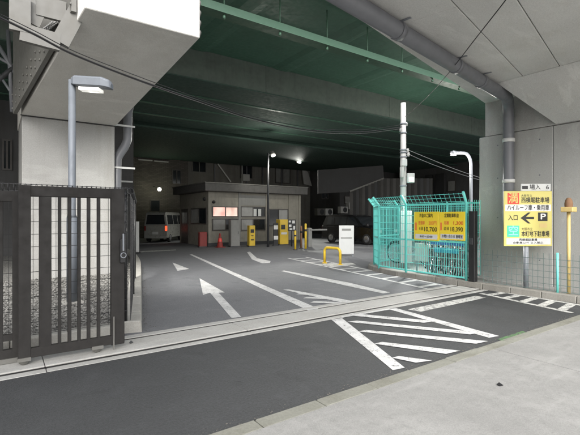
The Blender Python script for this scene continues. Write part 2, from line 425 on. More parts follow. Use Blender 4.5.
paint('lane_line', [[(140,251.2),(176,249.6),(176,250.4),(141,252.4)]], M['rpaint_old'], lot)
ladder('edge_marking', (288,258.2), (430,289.6), (306,257.2), (448,286.4), 11, .09, M['rpaint'], lot, .13)
paint('stop_line', [[(322,264.5),(352,263),(356,264.6),(327,266.6)]], M['rpaint_old'], lot, .0065)

# ============================================================ KERBS and planter on the left
def kerb_run(name, path, wd, ht, L, mat):
    """path = left-hand outer edge points; blocks lie to the left of the path"""
    root = thing(name, loc=(0,0,0), kind='structure')
    pts = [Vector((p[0], p[1], 0)) for p in path]; acc = [0]
    for a, b in zip(pts, pts[1:]): acc.append(acc[-1] + (b - a).length)
    def at(s):
        for i in range(len(pts) - 1):
            if s <= acc[i + 1] or i == len(pts) - 2:
                return pts[i].lerp(pts[i + 1], (s - acc[i]) / (acc[i + 1] - acc[i]))
    n = max(1, round(acc[-1] / L)); st = acc[-1] / n
    for i in range(n):
        a, b = at(i * st), at((i + 1) * st); d = (b - a).normalized(); nn = Vector((-d.y, d.x, 0)); a = a + d * .004; b = b - d * .004
        j = random.uniform(-.003, .003)
        mb = MB(); z0, z1 = -.06, ht + j
        ins = nn * .02
        mb.add([a + Vector((0,0,z0)), b + Vector((0,0,z0)), b + nn*wd + Vector((0,0,z0)), a + nn*wd + Vector((0,0,z0)),
                a + ins + Vector((0,0,z1)), b + ins + Vector((0,0,z1)), b + nn*wd + Vector((0,0,z1)), a + nn*wd + Vector((0,0,z1))],
               [(3,2,1,0),(4,5,6,7),(0,1,5,4),(1,2,6,5),(2,3,7,6),(3,0,4,7)])
        mb.build('kerb_stone', mat, root, bevel=.015, seg=2)
    return root
kline = lambda v: 1.52 + .275 * (v - 5.46) - (.05 * max(0, v - 12.5) ** 2 * .25)
lane_kerb = [(kline(v), v) for v in (5.74, 8, 10, 12, 13.5, 15, 16.5, 18, 19.4)]
kerb_run('lane_kerb', lane_kerb, .26, .16, .6, M['conc_kerb'])
kerb_run('planter_kerb', [(-13.0, 5.70), (1.30, 5.70)], .20, .15, .6, M['conc_kerb'])

# gravel bed with loose stones
MB().prism([(-13,5.9,-.02),(1.45,5.9,-.02)] + [(kline(v) - .2, v, -.02) for v in (8, 10, 12, 13.5, 15, 16.5, 18, 19.4)] + [(-13,19.4,-.02)], (0,0,.09)).build('gravel_bed', M['gravel'], kind='structure')
gm = MB()
def stone(mb, p, r):
    a = random.random() * 6.3; s_ = [random.uniform(.7, 1.25) * r for _ in range(3)]
    base = [(0,0,1),(.9,0,.1),(.28,.85,.0),(-.72,.53,.15),(-.72,-.53,-.05),(.28,-.85,.1),(0,0,-.6)]
    vv = []
    for q in base:
        x, y, z = q[0]*s_[0], q[1]*s_[1], q[2]*s_[2]*.75; vv.append((p[0] + x*math.cos(a) - y*math.sin(a), p[1] + x*math.sin(a) + y*math.cos(a), p[2] + z))
    mb.add(vv, [(0,1,2),(0,2,3),(0,3,4),(0,4,5),(0,5,1),(6,2,1),(6,3,2),(6,4,3),(6,5,4),(6,1,5)])
k = 0
while k < 9000:
    v = 5.95 + (random.random() ** 1.5) * 8; u = random.uniform(-2.6, kline(v) - .27)
    if -.1 < u < 2.6 and v > 11.6: k += 1; continue
    stone(gm, (u, v, .078), random.uniform(.018, .045)); k += 1
gm.build('gravel', M['gravel'], kind='stuff')

# right kerb round the cage and along the wall
kerb_run('right_kerb', [(10.8, 9.55), (9.9, 9.45), (9.4, 9.2), (9.0, 8.75), (8.72, 8.1), (8.57, 7.3), (8.53, 6.4), (8.53, 5.5), (8.53, -1.0)], .18, .13, .6, M['conc_kerb2'])
MB().prism([(13,9.4,-.02),(9.9,9.3,-.02),(9.5,9.05,-.02),(9.12,8.65,-.02),(8.86,8.05,-.02),(8.73,7.3,-.02),(8.70,6.4,-.02),(8.70,-1,-.02),(13,-1,-.02)], (0,0,.14)).build('pavement', M['conc_walk'], kind='structure')

gr = MB()
for i in range(1700):
    k = random.random()
    if k < .5: p = (random.uniform(-3, 12), 2.752 + abs(random.gauss(0, .05)), .002)
    elif k < .62: p = (random.uniform(-3, 12), 4.795 - abs(random.gauss(0, .04)), .002)
    elif k < .8: p = (8.52 - abs(random.gauss(0, .07)), random.uniform(2.9, 8), .002)
    else:
        v = random.uniform(5.75, 13); p = (kline(v) + .01 + abs(random.gauss(0, .06)), v, .002)
    stone(gr, p, random.choice((.003, .004, .005, .006, .009)))
gr.build('grit', M['grit'], kind='stuff')

# ============================================================ LEFT PIER with cantilever cap
lp = thing('bridge_pier', 'pale square concrete pier behind the dark sliding gate with sloping cap', 'bridge pier', (1.5, 12.7, 0))
V0, V1 = 11.68, 13.8
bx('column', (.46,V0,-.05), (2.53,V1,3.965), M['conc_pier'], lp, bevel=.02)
# cap: underside rises towards the street and is skewed
zc0, zc1, zt = 3.98, 5.13, 6.12; vf = 7.8
capv = [(.44,V0-.02,zc0),(2.55,V0-.02,zc0),(2.55,V1+.1,zc0),(.44,V1+.1,zc0), (1.21,vf,zc1),(3.29,vf,zc1), (1.21,vf,zt),(3.29,vf,zt),(2.55,V1+.1,zt),(.44,V1+.1,zt),(2.55,V0,zt),(.44,V0,zt)]
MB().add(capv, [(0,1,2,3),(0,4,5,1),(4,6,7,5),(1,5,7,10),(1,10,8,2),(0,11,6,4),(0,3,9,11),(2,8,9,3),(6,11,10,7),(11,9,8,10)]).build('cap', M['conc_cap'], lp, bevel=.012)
MB().box((.425,V0-.03,3.966),(2.565,V0+.01,3.978)).build('joint_strip', M['steel_dark'], lp)
for i in range(5):
    MB().lathe((3.30, vf + .15, 5.28 + i * .2), [(0,-.02),(.07,-.02),(.07,.05),(.03,.06),(0,.06)], 10, 'x').build('anchor_bolt', M['steel_grey'], lp)

# steel cross beam west of the cap: boxed bracket, bolts, pipes
sb = thing('steel_bracket', 'grey riveted steel bracket frame beside the pier cap', 'bracket', (.6, 9, 4.6))
wl = lambda px, py, v: PV(px, py, v)
V = 8.2
fr = [(20,-14),(20,32),(60,43),(78,10),(78,-14)]
A = [wl(*p, V) for p in fr]
for i in range(len(A) - 1):
    MB().bar(A[i] + Vector((0,.004*i,0)), A[i+1] + Vector((0,.004*i,0)), .3 - .01*i, .10, (0,1,0)).build('flange', M['steel_grey'], sb)
B = [wl(*p, V + .5) for p in [(26,-20),(26,34),(66,44),(80,12),(80,-20)]]
MB().prism(B, (0,.05,0)).build('web_plate', M['steel_grey'], sb)
MB().bar(wl(36,5,V+.12), wl(66,13,V+.12), .35, .08, (0,1,0)).build('stiffener', M['steel_grey'], sb)
MB().bar(wl(36,5,V+.12), wl(28,22,V+.12), .35, .05, (0,1,0)).build('stiffener', M['steel_grey'], sb)
bm_ = MB()
for i in range(11):
    for j in range(3):
        p = wl(46 + j*5 + i*1.6 - 10, 33 - i*1.2 - j*2 + 2, V + .47); bm_.lathe(p, [(0,-.03),(.022,-.03),(.022,.02)], 6, 'y')
bm_.build('rivets', M['offwhite'], sb, kind='stuff')
# side plate along the cap
sp = thing('side_plate', 'grey bolted steel plate running down the left flank of the pier cap', 'steel plate', (.3, 10, 4))
ply = [(.36,V0-.1,zc0-.02),(1.12,vf+.3,zc1+.02),(1.12,vf+.3,zt),(.36,V0-.1,zt)]
MB().prism(ply, (-.08,0,0)).build('plate', M['steel_grey'], sp)
for s_ in range(14):
    t = s_ / 13; p = Vector(ply[0]).lerp(Vector(ply[1]), t)
    for j in range(3):
        MB().lathe(p + Vector((-.085, 0, .12 + j * .16)), [(0,-.02),(.022,-.02),(.026,0)], 6, 'x').build('bolt_head', M['steel_grey'], sp)

# conduits left of the pier
for nm, a, b, r in (('conduit', (-6,38), (26,92), .05), ('conduit', (-6,55), (30,76), .035), ('conduit', (-8,86), (22,60), .06), ('conduit', (8,30), (12,112), .045), ('conduit', (-4,70), (24,112), .03)):
    MB().tube([wl(*a, 12.4), wl(*b, 12.4)], r).build(nm, M['steel_dark'] if r > .05 else M['pipe'])
lab = ['thick dark conduit', 'thin grey conduit', 'fat dark rising conduit', 'upright grey conduit', 'thinnest grey conduit']
for i, o in enumerate([o for o in col.objects if o.name.startswith('conduit')]):
    tag(o, lab[i % 5] + ' strapped under the bridge left of the pale pier', 'conduit', 'conduits left of the pier')

# drain pipe on the right flank of the left pier
dp = thing('drain_pipe', 'grey drain pipe with two bends on the flank of the pale pier', 'drain pipe', (2.75, 12.2, 0))
pp = [PV(130,104,12.2), PV(128,112,12.2), PV(127.5,140,12.2), PV(124.5,147,12.2), PV(119,155,12.2), PV(117,160,12.2), PV(116.6,200,12.2), Vector((PV(116.6,200,12.2).x, 12.2, .05))]
MB().tube(pp, .12, 12).build('pipe', M['pipe'], dp)
for y_ in (126, 168): 
    p = PV(118,y_,12.2); MB().bar(p + Vector((-.15,-.13,0)), p + Vector((.42,-.13,0)), .03, .05).build('bracket', M['white'], dp)

# ============================================================ GREEN STEEL BRIDGE
U0, U1 = -30, 60
gb = thing('steel_bridge', 'dark green steel girder bridge spanning over the parking lot', 'bridge', (0, 18, 6.2))
ZD = 7.15
bx('deck_plate', (U0,7.75,ZD), (U1,33,ZD+.4), M['green'], gb)
bx('edge_beam', (U0,7.66,ZD-.06), (U1,7.745,8.1), M['green'], gb)
# hung service rail with slim hangers
bx('service_rail', (U0,8.58,6.20), (U1,8.80,6.40), M['green_pale'], gb)
bx('rail_lip', (U0,8.52,6.18), (U1,8.86,6.199), M['green_pale'], gb)
x = 5.74 - 1.53 * 6; h0_ = k0_ = None
while x < 30:
    if h0_ is None:
        X0 = x
        h0_ = MB().tube([(x,8.60,6.10),(x,8.60,ZD-.002)], .016, 6).build('hanger', M['green_pale'], gb)
        k0_ = MB().lathe((x,8.60,6.12), [(0,-.05),(.035,-.04),(.035,.03),(0,.04)], 8).build('hanger_nut', M['green_pale'], gb)
    else:
        for o_ in (h0_, k0_):
            c = o_.copy(); col.objects.link(c); c.location = Vector(o_.location) + Vector((x - X0, 0, 0))
    x += 1.53
# shallow transverse ribs and plate seams on the underside
x = 5.4 - 3.35 * 5
while x < 40:
    MB().prism([(x-.42,7.76,ZD-.001),(x-.18,7.76,ZD-.05),(x+.18,7.76,ZD-.05),(x+.42,7.76,ZD-.001)], (0,5.28,0)).build('cross_rib', M['green'], gb)
    x += 3.35
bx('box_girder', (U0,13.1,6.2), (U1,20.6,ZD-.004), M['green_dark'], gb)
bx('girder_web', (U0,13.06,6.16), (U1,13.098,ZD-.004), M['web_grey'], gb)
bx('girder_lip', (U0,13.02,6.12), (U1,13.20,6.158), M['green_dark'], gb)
x = -12.0
while x < 40:
    bx('web_splice', (x,13.052,6.2), (x + .30,13.058,ZD-.02), M['web_grey'], gb); x += 6.7
for v_ in (15.0, 16.9, 18.8):
    bx('seam_strip', (U0,v_,6.17), (U1,v_+.16,6.198), M['green'], gb)
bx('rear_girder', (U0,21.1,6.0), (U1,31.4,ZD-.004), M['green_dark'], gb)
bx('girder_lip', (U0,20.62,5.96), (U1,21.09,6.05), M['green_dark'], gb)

# ============================================================ RIGHT CONCRETE DECK AND WALL
UW = 9.35; ZS = 4.23
rw = thing('concrete_pier_wall', 'grey concrete wall pier standing behind the yellow parking sign', 'wall', (10.3, 3, 0))
vj = PU(479,200,UW).y; vu = PU(485,110,UW).y
ys = [-6.0, -2.4, PU(553,150,UW).y - 3.6, PU(553,150,UW).y, vj] if PU(553,150,UW).y > 1.6 else [-6.0, -2.4, 1.2, vj]
for a, b in zip(ys, ys[1:]):
    bx('wall_panel', (UW, a + .004, -.05), (UW + 1.6, b - .004, 3.44), M['conc_wall'], rw, bevel=.012)
for yy in [vj - .45 - .9*i for i in range(8)]:
    for z_ in (.65, 1.55, 2.45, 3.2):
        MB().lathe((UW - .003, yy, z_), [(0,.0),(.014,.0),(.017,.004)], 8, 'x').build('tie_hole', M['pipe'], rw)
bx('upper_wall', (UW + .012, -6, 3.452), (UW + 1.55, vu, ZS + .5), M['conc_wall'], rw)
dk = thing('concrete_deck', 'pale concrete ramp deck overhead with haunch and long seams', 'bridge deck', (6, 2, 4.2))
# soffit cut into long strips along its skew, parted by open seams
Pe, Ae = PU(485,103,UW), G(330,0,ZS)
Pe.z = ZS
ed = (Pe - Ae).normalized(); en = Vector((ed.y, -ed.x, 0))      # towards the street
seam = []
for (q0, q1) in (((435,0),(520,62)), ((505,3),(560,50))):
    a, b = G(*q0, ZS), G(*q1, ZS); seam.append(((a + b) / 2 - Ae).dot(en))
offs = [0] + seam + [seam[1] + 1.3]
s0, s1 = -7.0, (Pe - Ae).length + 2.2
for i in range(len(offs) - 1):
    a, b = offs[i] + (.006 if i else 0), offs[i+1] - .006
    for (t0, t1) in ((s0, 1.2), (1.2, s1)) if i == 0 else ((s0, s1),):
        q = [Ae + ed*t0 + en*a, Ae + ed*t1 + en*a, Ae + ed*t1 + en*b, Ae + ed*t0 + en*b]
        MB().prism([(p.x, p.y, ZS) for p in q], (0,0,.4)).build('soffit_panel', M['conc_deck'], dk, bevel=.008)
q = [Ae + ed*s0 + en*.02, Ae + ed*s1 + en*.02, Ae + ed*s1 + en*(offs[-1]-.02), Ae + ed*s0 + en*(offs[-1]-.02)]
MB().prism([(p.x, p.y, ZS + .402) for p in q], (0,0,.5)).build('deck_slab', M['conc_deck'], dk)
MB().prism([(p.x, p.y, ZS + .903) for p in (q[0], q[1], q[1] + en*.2, q[0] + en*.2)], (0,0,.9)).build('parapet', M['conc_deck'], dk)
# haunch
Cj = PU(556,124,UW); Bj = G(497,83,ZS)
hz = Cj.z
hv = [(UW-.002, Cj.y, hz), (UW-.002, -6, hz), (Bj.x, -6, ZS-.004), (Bj.x, Bj.y, ZS-.004), (UW-.002, Cj.y, ZS-.004), (UW-.002, -6, ZS-.004)]
MB().add(hv, [(0,1,2,3),(0,3,4),(1,5,2),(2,5,4,3),(0,4,5,1)]).build('haunch', M['conc_deck'], dk)

# drain pipe under the soffit then down the wall
rp = thing('soffit_drain_pipe', 'fat grey drain pipe under the concrete deck bending down the wall', 'drain pipe', (9.1, 4.9, 1))
pa, pb_ = G(380,20,ZS-.13), G(476.5,78.5,ZS-.13); pd_ = (pb_ - pa).normalized(); pn_ = Vector((pd_.y, -pd_.x, 0))
e0 = pa - pd_*7
pw = PU(508.5,120,UW-.14)
e1p = pa + pd_*((pw - pa).dot(pd_) - .45)
mid = Vector((pw.x, pw.y, e1p.z))
pts = [e0, e1p]
for i in range(1, 7):
    t = i / 7; pts.append(e1p.lerp(mid, t).lerp(mid.lerp(mid + Vector((0,0,-.4)), t), t))
pts += [Vector((pw.x, pw.y, ZS - .6)), Vector((pw.x, pw.y, 1.5)), Vector((pw.x + .03, pw.y, 1.38)), Vector((pw.x + .25, pw.y, 1.25))]
MB().tube(pts, .115, 14).build('pipe', M['pipe'], rp)
for t in (-2.0, .45, 2.3, 3.4):
    p = pa + pd_*t; MB().tube([p - pd_*.05, p + pd_*.05], .127, 14).build('pipe_collar', M['pipe'], rp)
    MB().bar(p + pn_*.19 + Vector((0,0,.12)), p - pn_*.19 + Vector((0,0,.12)), .04, .008).build('pipe_strap', M['galv'], rp)
for z_ in (3.25, 2.35):
    MB().tube([(pw.x,pw.y,z_-.04),(pw.x,pw.y,z_+.04)], .128, 14).build('pipe_collar', M['white'], rp)

# ============================================================ SLIDING GATE
def gate_leaf(name, label, u0, u1, v, zb, zt_, bars, wide_end=None):
    g = thing(name, label, 'gate', ((u0+u1)/2, v, 0))
    d = .03
    bx('bottom_rail', (u0,v-d,zb), (u1,v+d,zb+.10), M['brown'], g, bevel=.004)
    bx('top_rail', (u0,v-d,zt_-.11), (u1,v+d,zt_), M['brown'], g, bevel=.004)
    return g
VG = 5.16
gu = lambda px: PV(px, 250, VG).x
ztop = 1.885; zbot = .075
g1 = gate_leaf('sliding_gate', 'dark brown barred sliding gate leaf with latch and castor wheels', gu(18), gu(124), VG, zbot, ztop, None)
for (a, b) in ((18,31), (110.5,124)):
    bx('stile', (gu(a)+.002,VG-.034,zbot-.01), (gu(b)-.002,VG+.034,ztop+.004), M['brown'], g1, bevel=.004)
for px, wd in ((46,.10), (40,.02), (59.5,.032), (69.5,.034), (79,.032), (88.5,.034), (98.5,.034)):
    bx('bar', (gu(px)-wd/2,VG-.022,zbot+.09), (gu(px)+wd/2,VG+.022,ztop-.10), M['brown'], g1, bevel=.003)
for px in (24, 97):
    xx = gu(px)
    bx('castor_bracket', (xx-.06,VG-.045,.05), (xx+.06,VG+.045,zbot+.012), M['steel_grey'], g1)
    MB().lathe((xx,VG+.07,.063), [(0,-.015),(.04,-.015),(.04,.015),(0,.015)], 14, 'y').build('wheel', M['steel_grey'], g1)
    MB().lathe((xx,VG,.062), [(0,-.02),(.052,-.02),(.056,0),(.052,.02),(0,.02)], 16, 'y').build('wheel', M['steel_grey'], g1)
lx = gu(121.5)
lt = bx('latch', (lx-.03,VG-.075,1.02), (lx+.03,VG-.035,1.30), M['black'], g1, bevel=.006)
bx('latch_handle', (lx-.008,VG-.10,1.16), (lx+.008,VG-.078,1.36), M['galv'], lt, bevel=.003)
MB().tube([(lx + .03*math.cos(a), VG-.095, 1.11 + .03*math.sin(a)) for a in [i*.524 for i in range(13)]], .006, 6, False).build('ring', M['galv'], lt)
bx('drop_bolt', (gu(113)-.007,VG-.05,.02), (gu(113)+.007,VG-.036,.4), M['steel_grey'], g1)
VG2 = 5.33
gu2 = lambda px: PV(px, 250, VG2).x
g2 = gate_leaf('sliding_gate', 'second dark sliding gate leaf tucked behind the latched leaf', gu2(-95), gu2(27), VG2, .05, 1.83, None)
for (a, b) in ((12,20), (-95,-84)):
    bx('stile', (gu2(a)+.002,VG2-.033,.045), (gu2(b)-.002,VG2+.033,1.834), M['brown'], g2, bevel=.004)
for px in (1, -10, -22, -34, -46, -58, -70, -82):
    bx('bar', (gu2(px)-.018,VG2-.022,.14), (gu2(px)+.018,VG2+.022,1.73), M['brown'], g2, bevel=.003)
bx('mid_rail', (gu2(-95),VG2-.02,.24), (gu2(27),VG2+.02,.31), M['brown'], g2)
bx('castor_bracket', (gu2(10)-.1,VG2-.05,.012), (gu2(10)+.1,VG2+.05,.06), M['steel_grey'], g2)
# loose clod on the track
sm = MB(); stone(sm, (G(131,344).x, G(131,344).y, .018), .035); sm.build('stone', M['steel_dark']); tag(bpy.data.objects['stone'], 'small dark stone lying on the gate track beside the gate leaf', 'stone')

lc = G(500, 387); lm = MB(); lm.add([(lc.x-.02,lc.y-.01,.014),(lc.x+.02,lc.y-.02,.016),(lc.x+.02,lc.y+.02,.03),(lc.x-.02,lc.y+.02,.02),(lc.x-.02,lc.y-.01,.018),(lc.x+.02,lc.y-.02,.02),(lc.x+.02,lc.y+.02,.034),(lc.x-.02,lc.y+.02,.024)], [(3,2,1,0),(4,5,6,7),(0,1,5,4),(1,2,6,5),(2,3,7,6),(3,0,4,7)])
tag(lm.build('litter', M['black']), 'small dark scrap of litter lying on the pale sidewalk', 'litter')

# ============================================================ MESH FENCES of the planter
def wire_panel(P, Q, z0, z1, dv, dh, r, mat, parent, name='wire_mesh', lean=None):
    """welded wire panel from P to Q (ground xy)"""
    P = Vector((P[0], P[1], 0)); Q = Vector((Q[0], Q[1], 0)); L = (Q - P).length; d = (Q - P) / L
    mb = MB(); n = max(1, int(L / dv))
    for i in range(n + 1):
        p = P + d * (L * i / n); mb.bar(p + Vector((0,0,z0)), p + Vector((0,0,z1)), r, r, tuple(d))
    z = z0
    while z <= z1 + 1e-4:
        mb.bar(P + Vector((0,0,z)), Q + Vector((0,0,z)), r * 1.2, r * 1.2); z += dh
    return mb.build(name, mat, parent, kind='stuff')
pf = thing('mesh_fence', 'dark wire mesh fence with rolled top round the gravel bed', 'fence', (0, 5.8, .15))
fx0, fx1 = -6.5, 1.42
vF = 5.82
wire_panel((fx0,vF), (fx1,vF), .15, 1.87, .12, .15, .005, M['wire'], pf)
rl = MB(); x = fx0
while x < fx1:
    ring = [(x + .012*math.sin(a), vF + .045*math.sin(a), 1.905 + .045*math.cos(a)) for a in [i*.785 for i in range(9)]]
    rl.tube(ring, .004, 4, False); x += .055
for z_ in (1.865, 1.945): rl.bar((fx0,vF,z_), (fx1,vF,z_), .008, .008)
rl.build('rolled_top', M['wire'], pf, kind='stuff')
for x in (-6.4, -4.4, -2.4, -.4, 1.40):
    MB().tube([(x,vF+.03,.1),(x,vF+.03,1.9)], .022, 8).build('fence_post', M['black'], pf)
# return panel along the lane kerb
k0 = Vector((1.42, 5.84)); lp_ = [(kline(v) - .16, v) for v in (5.84, 7.8, 9.8)]
for a, b in zip(lp_, lp_[1:]):
    wire_panel(a, b, .15, 1.87, .05, .10, .006, M['wire'], pf)
    rb = MB(); A_ = Vector((a[0],a[1],0)); B_ = Vector((b[0],b[1],0)); n = int((B_-A_).length/.055)
    for i in range(n):
        c = A_.lerp(B_, i/n); rb.tube([(c.x + .045*math.sin(t), c.y, 1.905 + .045*math.cos(t)) for t in [i_*.785 for i_ in range(9)]], .004, 4, False)
    rb.build('rolled_top', M['wire'], pf, kind='stuff')
    MB().tube([(b[0],b[1],.1),(b[0],b[1],1.9)], .024, 8).build('fence_post', M['black'], pf)

# ============================================================ LAMP POLE in the gravel bed
pb = G(72, 303, .07); dl = (pb - O).dot(Vector((SY, CY, 0)))
lpz = PD(72, 80, dl).z
lpole = thing('lamp_post', 'galvanised lamp post with box lamp head rising from the gravel bed', 'lamp post', (pb.x, pb.y, .0))
MB().tube([(pb.x,pb.y,.05),(pb.x,pb.y,1.55)], .085, 14).build('pole_base', M['pole_grey'], lpole)
MB().tube([(pb.x,pb.y,1.55),(pb.x,pb.y,1.60),(pb.x,pb.y,lpz)], [.085,.062,.058], 14).build('pole', M['pole_grey'], lpole)
bx('foot_plate', (pb.x-.16,pb.y-.16,.05), (pb.x+.16,pb.y+.16,.10), M['conc_kerb'], lpole)
h0, h1 = PD(76, 82, dl), PD(112, 85, dl - .0)
hd = Vector((h1.x - h0.x, h1.y - h0.y, 0)).normalized(); hn = Vector((-hd.y, hd.x, 0)); HL = (h1 - h0).length
def hp(t, s_, z): return h0 + hd * t + hn * s_ + Vector((0, 0, z))
hm = MB(); sec = []
for t, wd, za, zb_ in ((-.06,.07,-.05,.07), (.0,.10,-.07,.10), (HL*.75,.11,-.10,.07), (HL*.95,.09,-.12,.02), (HL,.06,-.13,-.04)):
    sec.append([hp(t,-wd,za), hp(t,wd,za), hp(t,wd,zb_-.03), hp(t,wd*.6,zb_), hp(t,-wd*.6,zb_), hp(t,-wd,zb_-.03)])
for i, s_ in enumerate(sec): hm.v += s_
for i in range(len(sec)-1):
    for k_ in range(6): hm.f.append([i*6+k_, i*6+(k_+1)%6, (i+1)*6+(k_+1)%6, (i+1)*6+k_]); hm.sm.append(False)
hm.f += [[0,1,2,3,4,5], [24+i for i in range(6)]]; hm.sm += [False, False]
hd_o = hm.build('lamp_head', M['pole_grey'], lpole, bevel=.01)
MB().prism([hp(.08,-.075,-.10), hp(HL*.7,-.085,-.125), hp(HL*.7,.085,-.125), hp(.08,.075,-.10)], (0,0,-.05)).build('lens', M['lamp_soft'], hd_o)
L1 = bpy.data.lights.new('lamp_post_light', 'SPOT'); L1.energy = 300; L1.spot_size = R(95); L1.spot_blend = 1.0; L1.shadow_soft_size = .15; L1.color = (1, .98, .92)
l1 = bpy.data.objects.new('lamp_post_light', L1); col.objects.link(l1); lpos = hp(HL*.4, 0, -.22); l1.location = lpos - Vector(lpole.location); l1.parent = lpole
l1.rotation_euler = (lpos - Vector((5.2, 12.2, 0))).to_track_quat('Z', 'Y').to_euler()

# ============================================================ BLACK GATE-STOP POST, RIGHT FENCE, SIGN
gp = thing('gate_stop_post', 'tall black steel post where the gate closes beside the teal cage', 'post', (8.62, 5.2, 0))
bx('post', (8.555,5.13,0), (8.685,5.27,1.69), M['black'], gp, bevel=.006)
bx('base_plate', (8.50,5.08,.0), (8.74,5.32,.012), M['black'], gp)
bx('catch', (8.535,5.16,.95), (8.556,5.24,1.10), M['steel_dark'], gp, bevel=.004)
rf = thing('low_mesh_fence', 'low thin wire mesh fence on the kerb before the concrete wall', 'fence', (8.66, 3, .15))
wire_panel((8.66,4.98), (8.66,-.5), .15, .86, .10, .12, .007, M['mesh_grey'], rf)
for y_ in (PU(557.5,270,8.66).y, 1.4, -.4):
    MB().tube([(8.66,y_,.1),(8.66,y_,.88)], .022, 8).build('fence_post', M['teal'], rf)
yp = PU(568.7, 250, 8.70)
yo = thing('marker_post', 'slim ochre post with a square collar and brown cap near the wall', 'post', (yp.x, yp.y, .1))
dyp = (yp - O).dot(Vector((SY, CY, 0)))
zz = lambda py: H + (217.5 - py) / F * dyp
MB().tube([(yp.x,yp.y,.1),(yp.x,yp.y,zz(212))], .032, 10).build('post', M['ochre_post'], yo)
bx('collar', (yp.x-.10,yp.y-.10,zz(212)), (yp.x+.10,yp.y+.10,zz(207)), M['ochre_post'], yo, bevel=.008)
MB().lathe((yp.x,yp.y,zz(207)), [(.065,0),(.07,.06),(.055,.13),(.03,.17),(0,.175)], 10).build('cap', M['wood'], yo)

def frame_board(name, label, cat, c, w_, h_, normal_yaw, mat, thick=.03):
    """board centred on c; local x right, y out of the back, z up; faces local -y"""
    t = thing(name, label, cat, c, normal_yaw)
    MB().box((-w_/2,0,-h_/2), (w_/2,thick,h_/2)).build('panel', mat, t, world=False, bevel=.004)
    return t
def face(x, z, out=.003):
    """matrix that puts flat print on the board's front at local x, z"""
    return Matrix.Translation((x, -out, z)) @ Matrix.Rotation(R(90), 4, 'X')
def patch(name, x0, x1, z0, z1, mat, parent, out=.002):
    return MB().box((x0,-out,z0), (x1,-.0002,z1)).build(name, mat, parent, world=False)

sdp = 8.35; c0 = PD(528, 218.6, sdp); sw, sh = 48 * sdp / F, 55 * sdp / F
ps = thing('parking_sign', 'yellow parking sign with red and green squares and a black arrow', 'sign', c0, -YAW)
MB().box((-sw/2,0,-sh/2), (sw/2,.035,sh/2)).build('panel', M['yellow_pale'], ps, world=False, bevel=.005)
X = lambda px: (px - 528) * sdp / F
Z = lambda py: (218.6 - py) * sdp / F
MB().tube([(0,.07,-sh/2-.0),(0,.07,-c0.z+.1)], .048, 12).build('post', M['galv'], ps, world=False)
MB().tube([(0,.07,sh/2-.1),(0,.07,-sh/2)], .048, 12).build('post', M['galv'], ps, world=False)
patch('full_mark', X(507.5), X(519), Z(204), Z(193), M['red'], ps)
text('lettering', '満', .23, M['yellow_pale'], ps, face(X(513.2), Z(198.6), .005), .19, bold=.004)
text('lettering', '大阪市立', .055, M['ink'], ps, face(X(526.5), Z(195.8)), .22)
text('lettering', '西横堀駐車場', .12, M['ink'], ps, face(X(535.2), Z(200.4)), .56, bold=.003)
patch('white_strip', X(505.2), X(551), Z(211.2), Z(204.6), M['white'], ps)
text('lettering', 'ハイルーフ車・乗用車', .12, M['ink'], ps, face(X(528), Z(208.0), .005), .84, bold=.003)
text('lettering', '入口', .12, M['ink'], ps, face(X(513), Z(218)), .19, bold=.002)
ar = [(520.5,218),(528,212.5),(530.5,212.5),(526,216.8),(534,216.8),(534,219.2),(526,219.2),(530.5,223.5),(528,223.5)]
MB().prism([(X(a),-.003,Z(b)) for a, b in ar], (0,.0025,0)).build('arrow', M['ink'], ps, world=False)
patch('parking_mark', X(538), X(547.5), Z(221), Z(212.5), M['ink'], ps)
text('lettering', 'P', .16, M['white'], ps, face(X(542.8), Z(216.8), .005), .10, bold=.006)
patch('orange_mark', X(539.5), X(547), Z(227.6), Z(223.4), M['ochre_post'], ps)
patch('vacant_mark', X(507), X(519.3), Z(236.8), Z(225.6), M['signgreen'], ps)
text('lettering', '空', .21, M['cyan'], ps, face(X(513.2), Z(231.4), .005), .19, bold=.004)
text('lettering', '大阪市立', .065, M['ink'], ps, face(X(527), Z(229.2)), .22)
text('lettering', '本町地下駐車場', .12, M['ink'], ps, face(X(535.3), Z(234.2)), .56, bold=.003)
patch('white_strip', X(506.5), X(550.5), Z(244.4), Z(238.2), M['white'], ps)
text('lettering', '西横堀駐車場', .055, M['ink'], ps, face(X(528), Z(239.9), .005), .36, bold=.0015)
text('lettering', '自動車以外 立入禁止', .05, M['ink'], ps, face(X(528), Z(242.8), .005), .60, bold=.001)
c1 = PD(536, 187.4, sdp + .09)
ss = thing('small_sign', 'small white plate with black lettering above the yellow parking sign', 'sign', c1, -YAW)
k_ = sdp / F
MB().box((-15*k_,0,-3.6*k_), (15*k_,.02,3.6*k_)).build('panel', M['box_white'], ss, world=False, bevel=.003)
patch('black_mark', -14*k_, -8.2*k_, -1.8*k_, 1.6*k_, M['ink'], ss)
text('lettering', '場入', .115, M['ink'], ss, face(-1.0*k_, 0), .22, bold=.002)
text('lettering', '6', .115, M['ink'], ss, face(11.5*k_, 0), .06, bold=.002)
MB().tube([(-8*k_,.03,-3.4*k_),(-8*k_,.03,-.28)], .02, 8).build('post', M['galv'], ss, world=False)

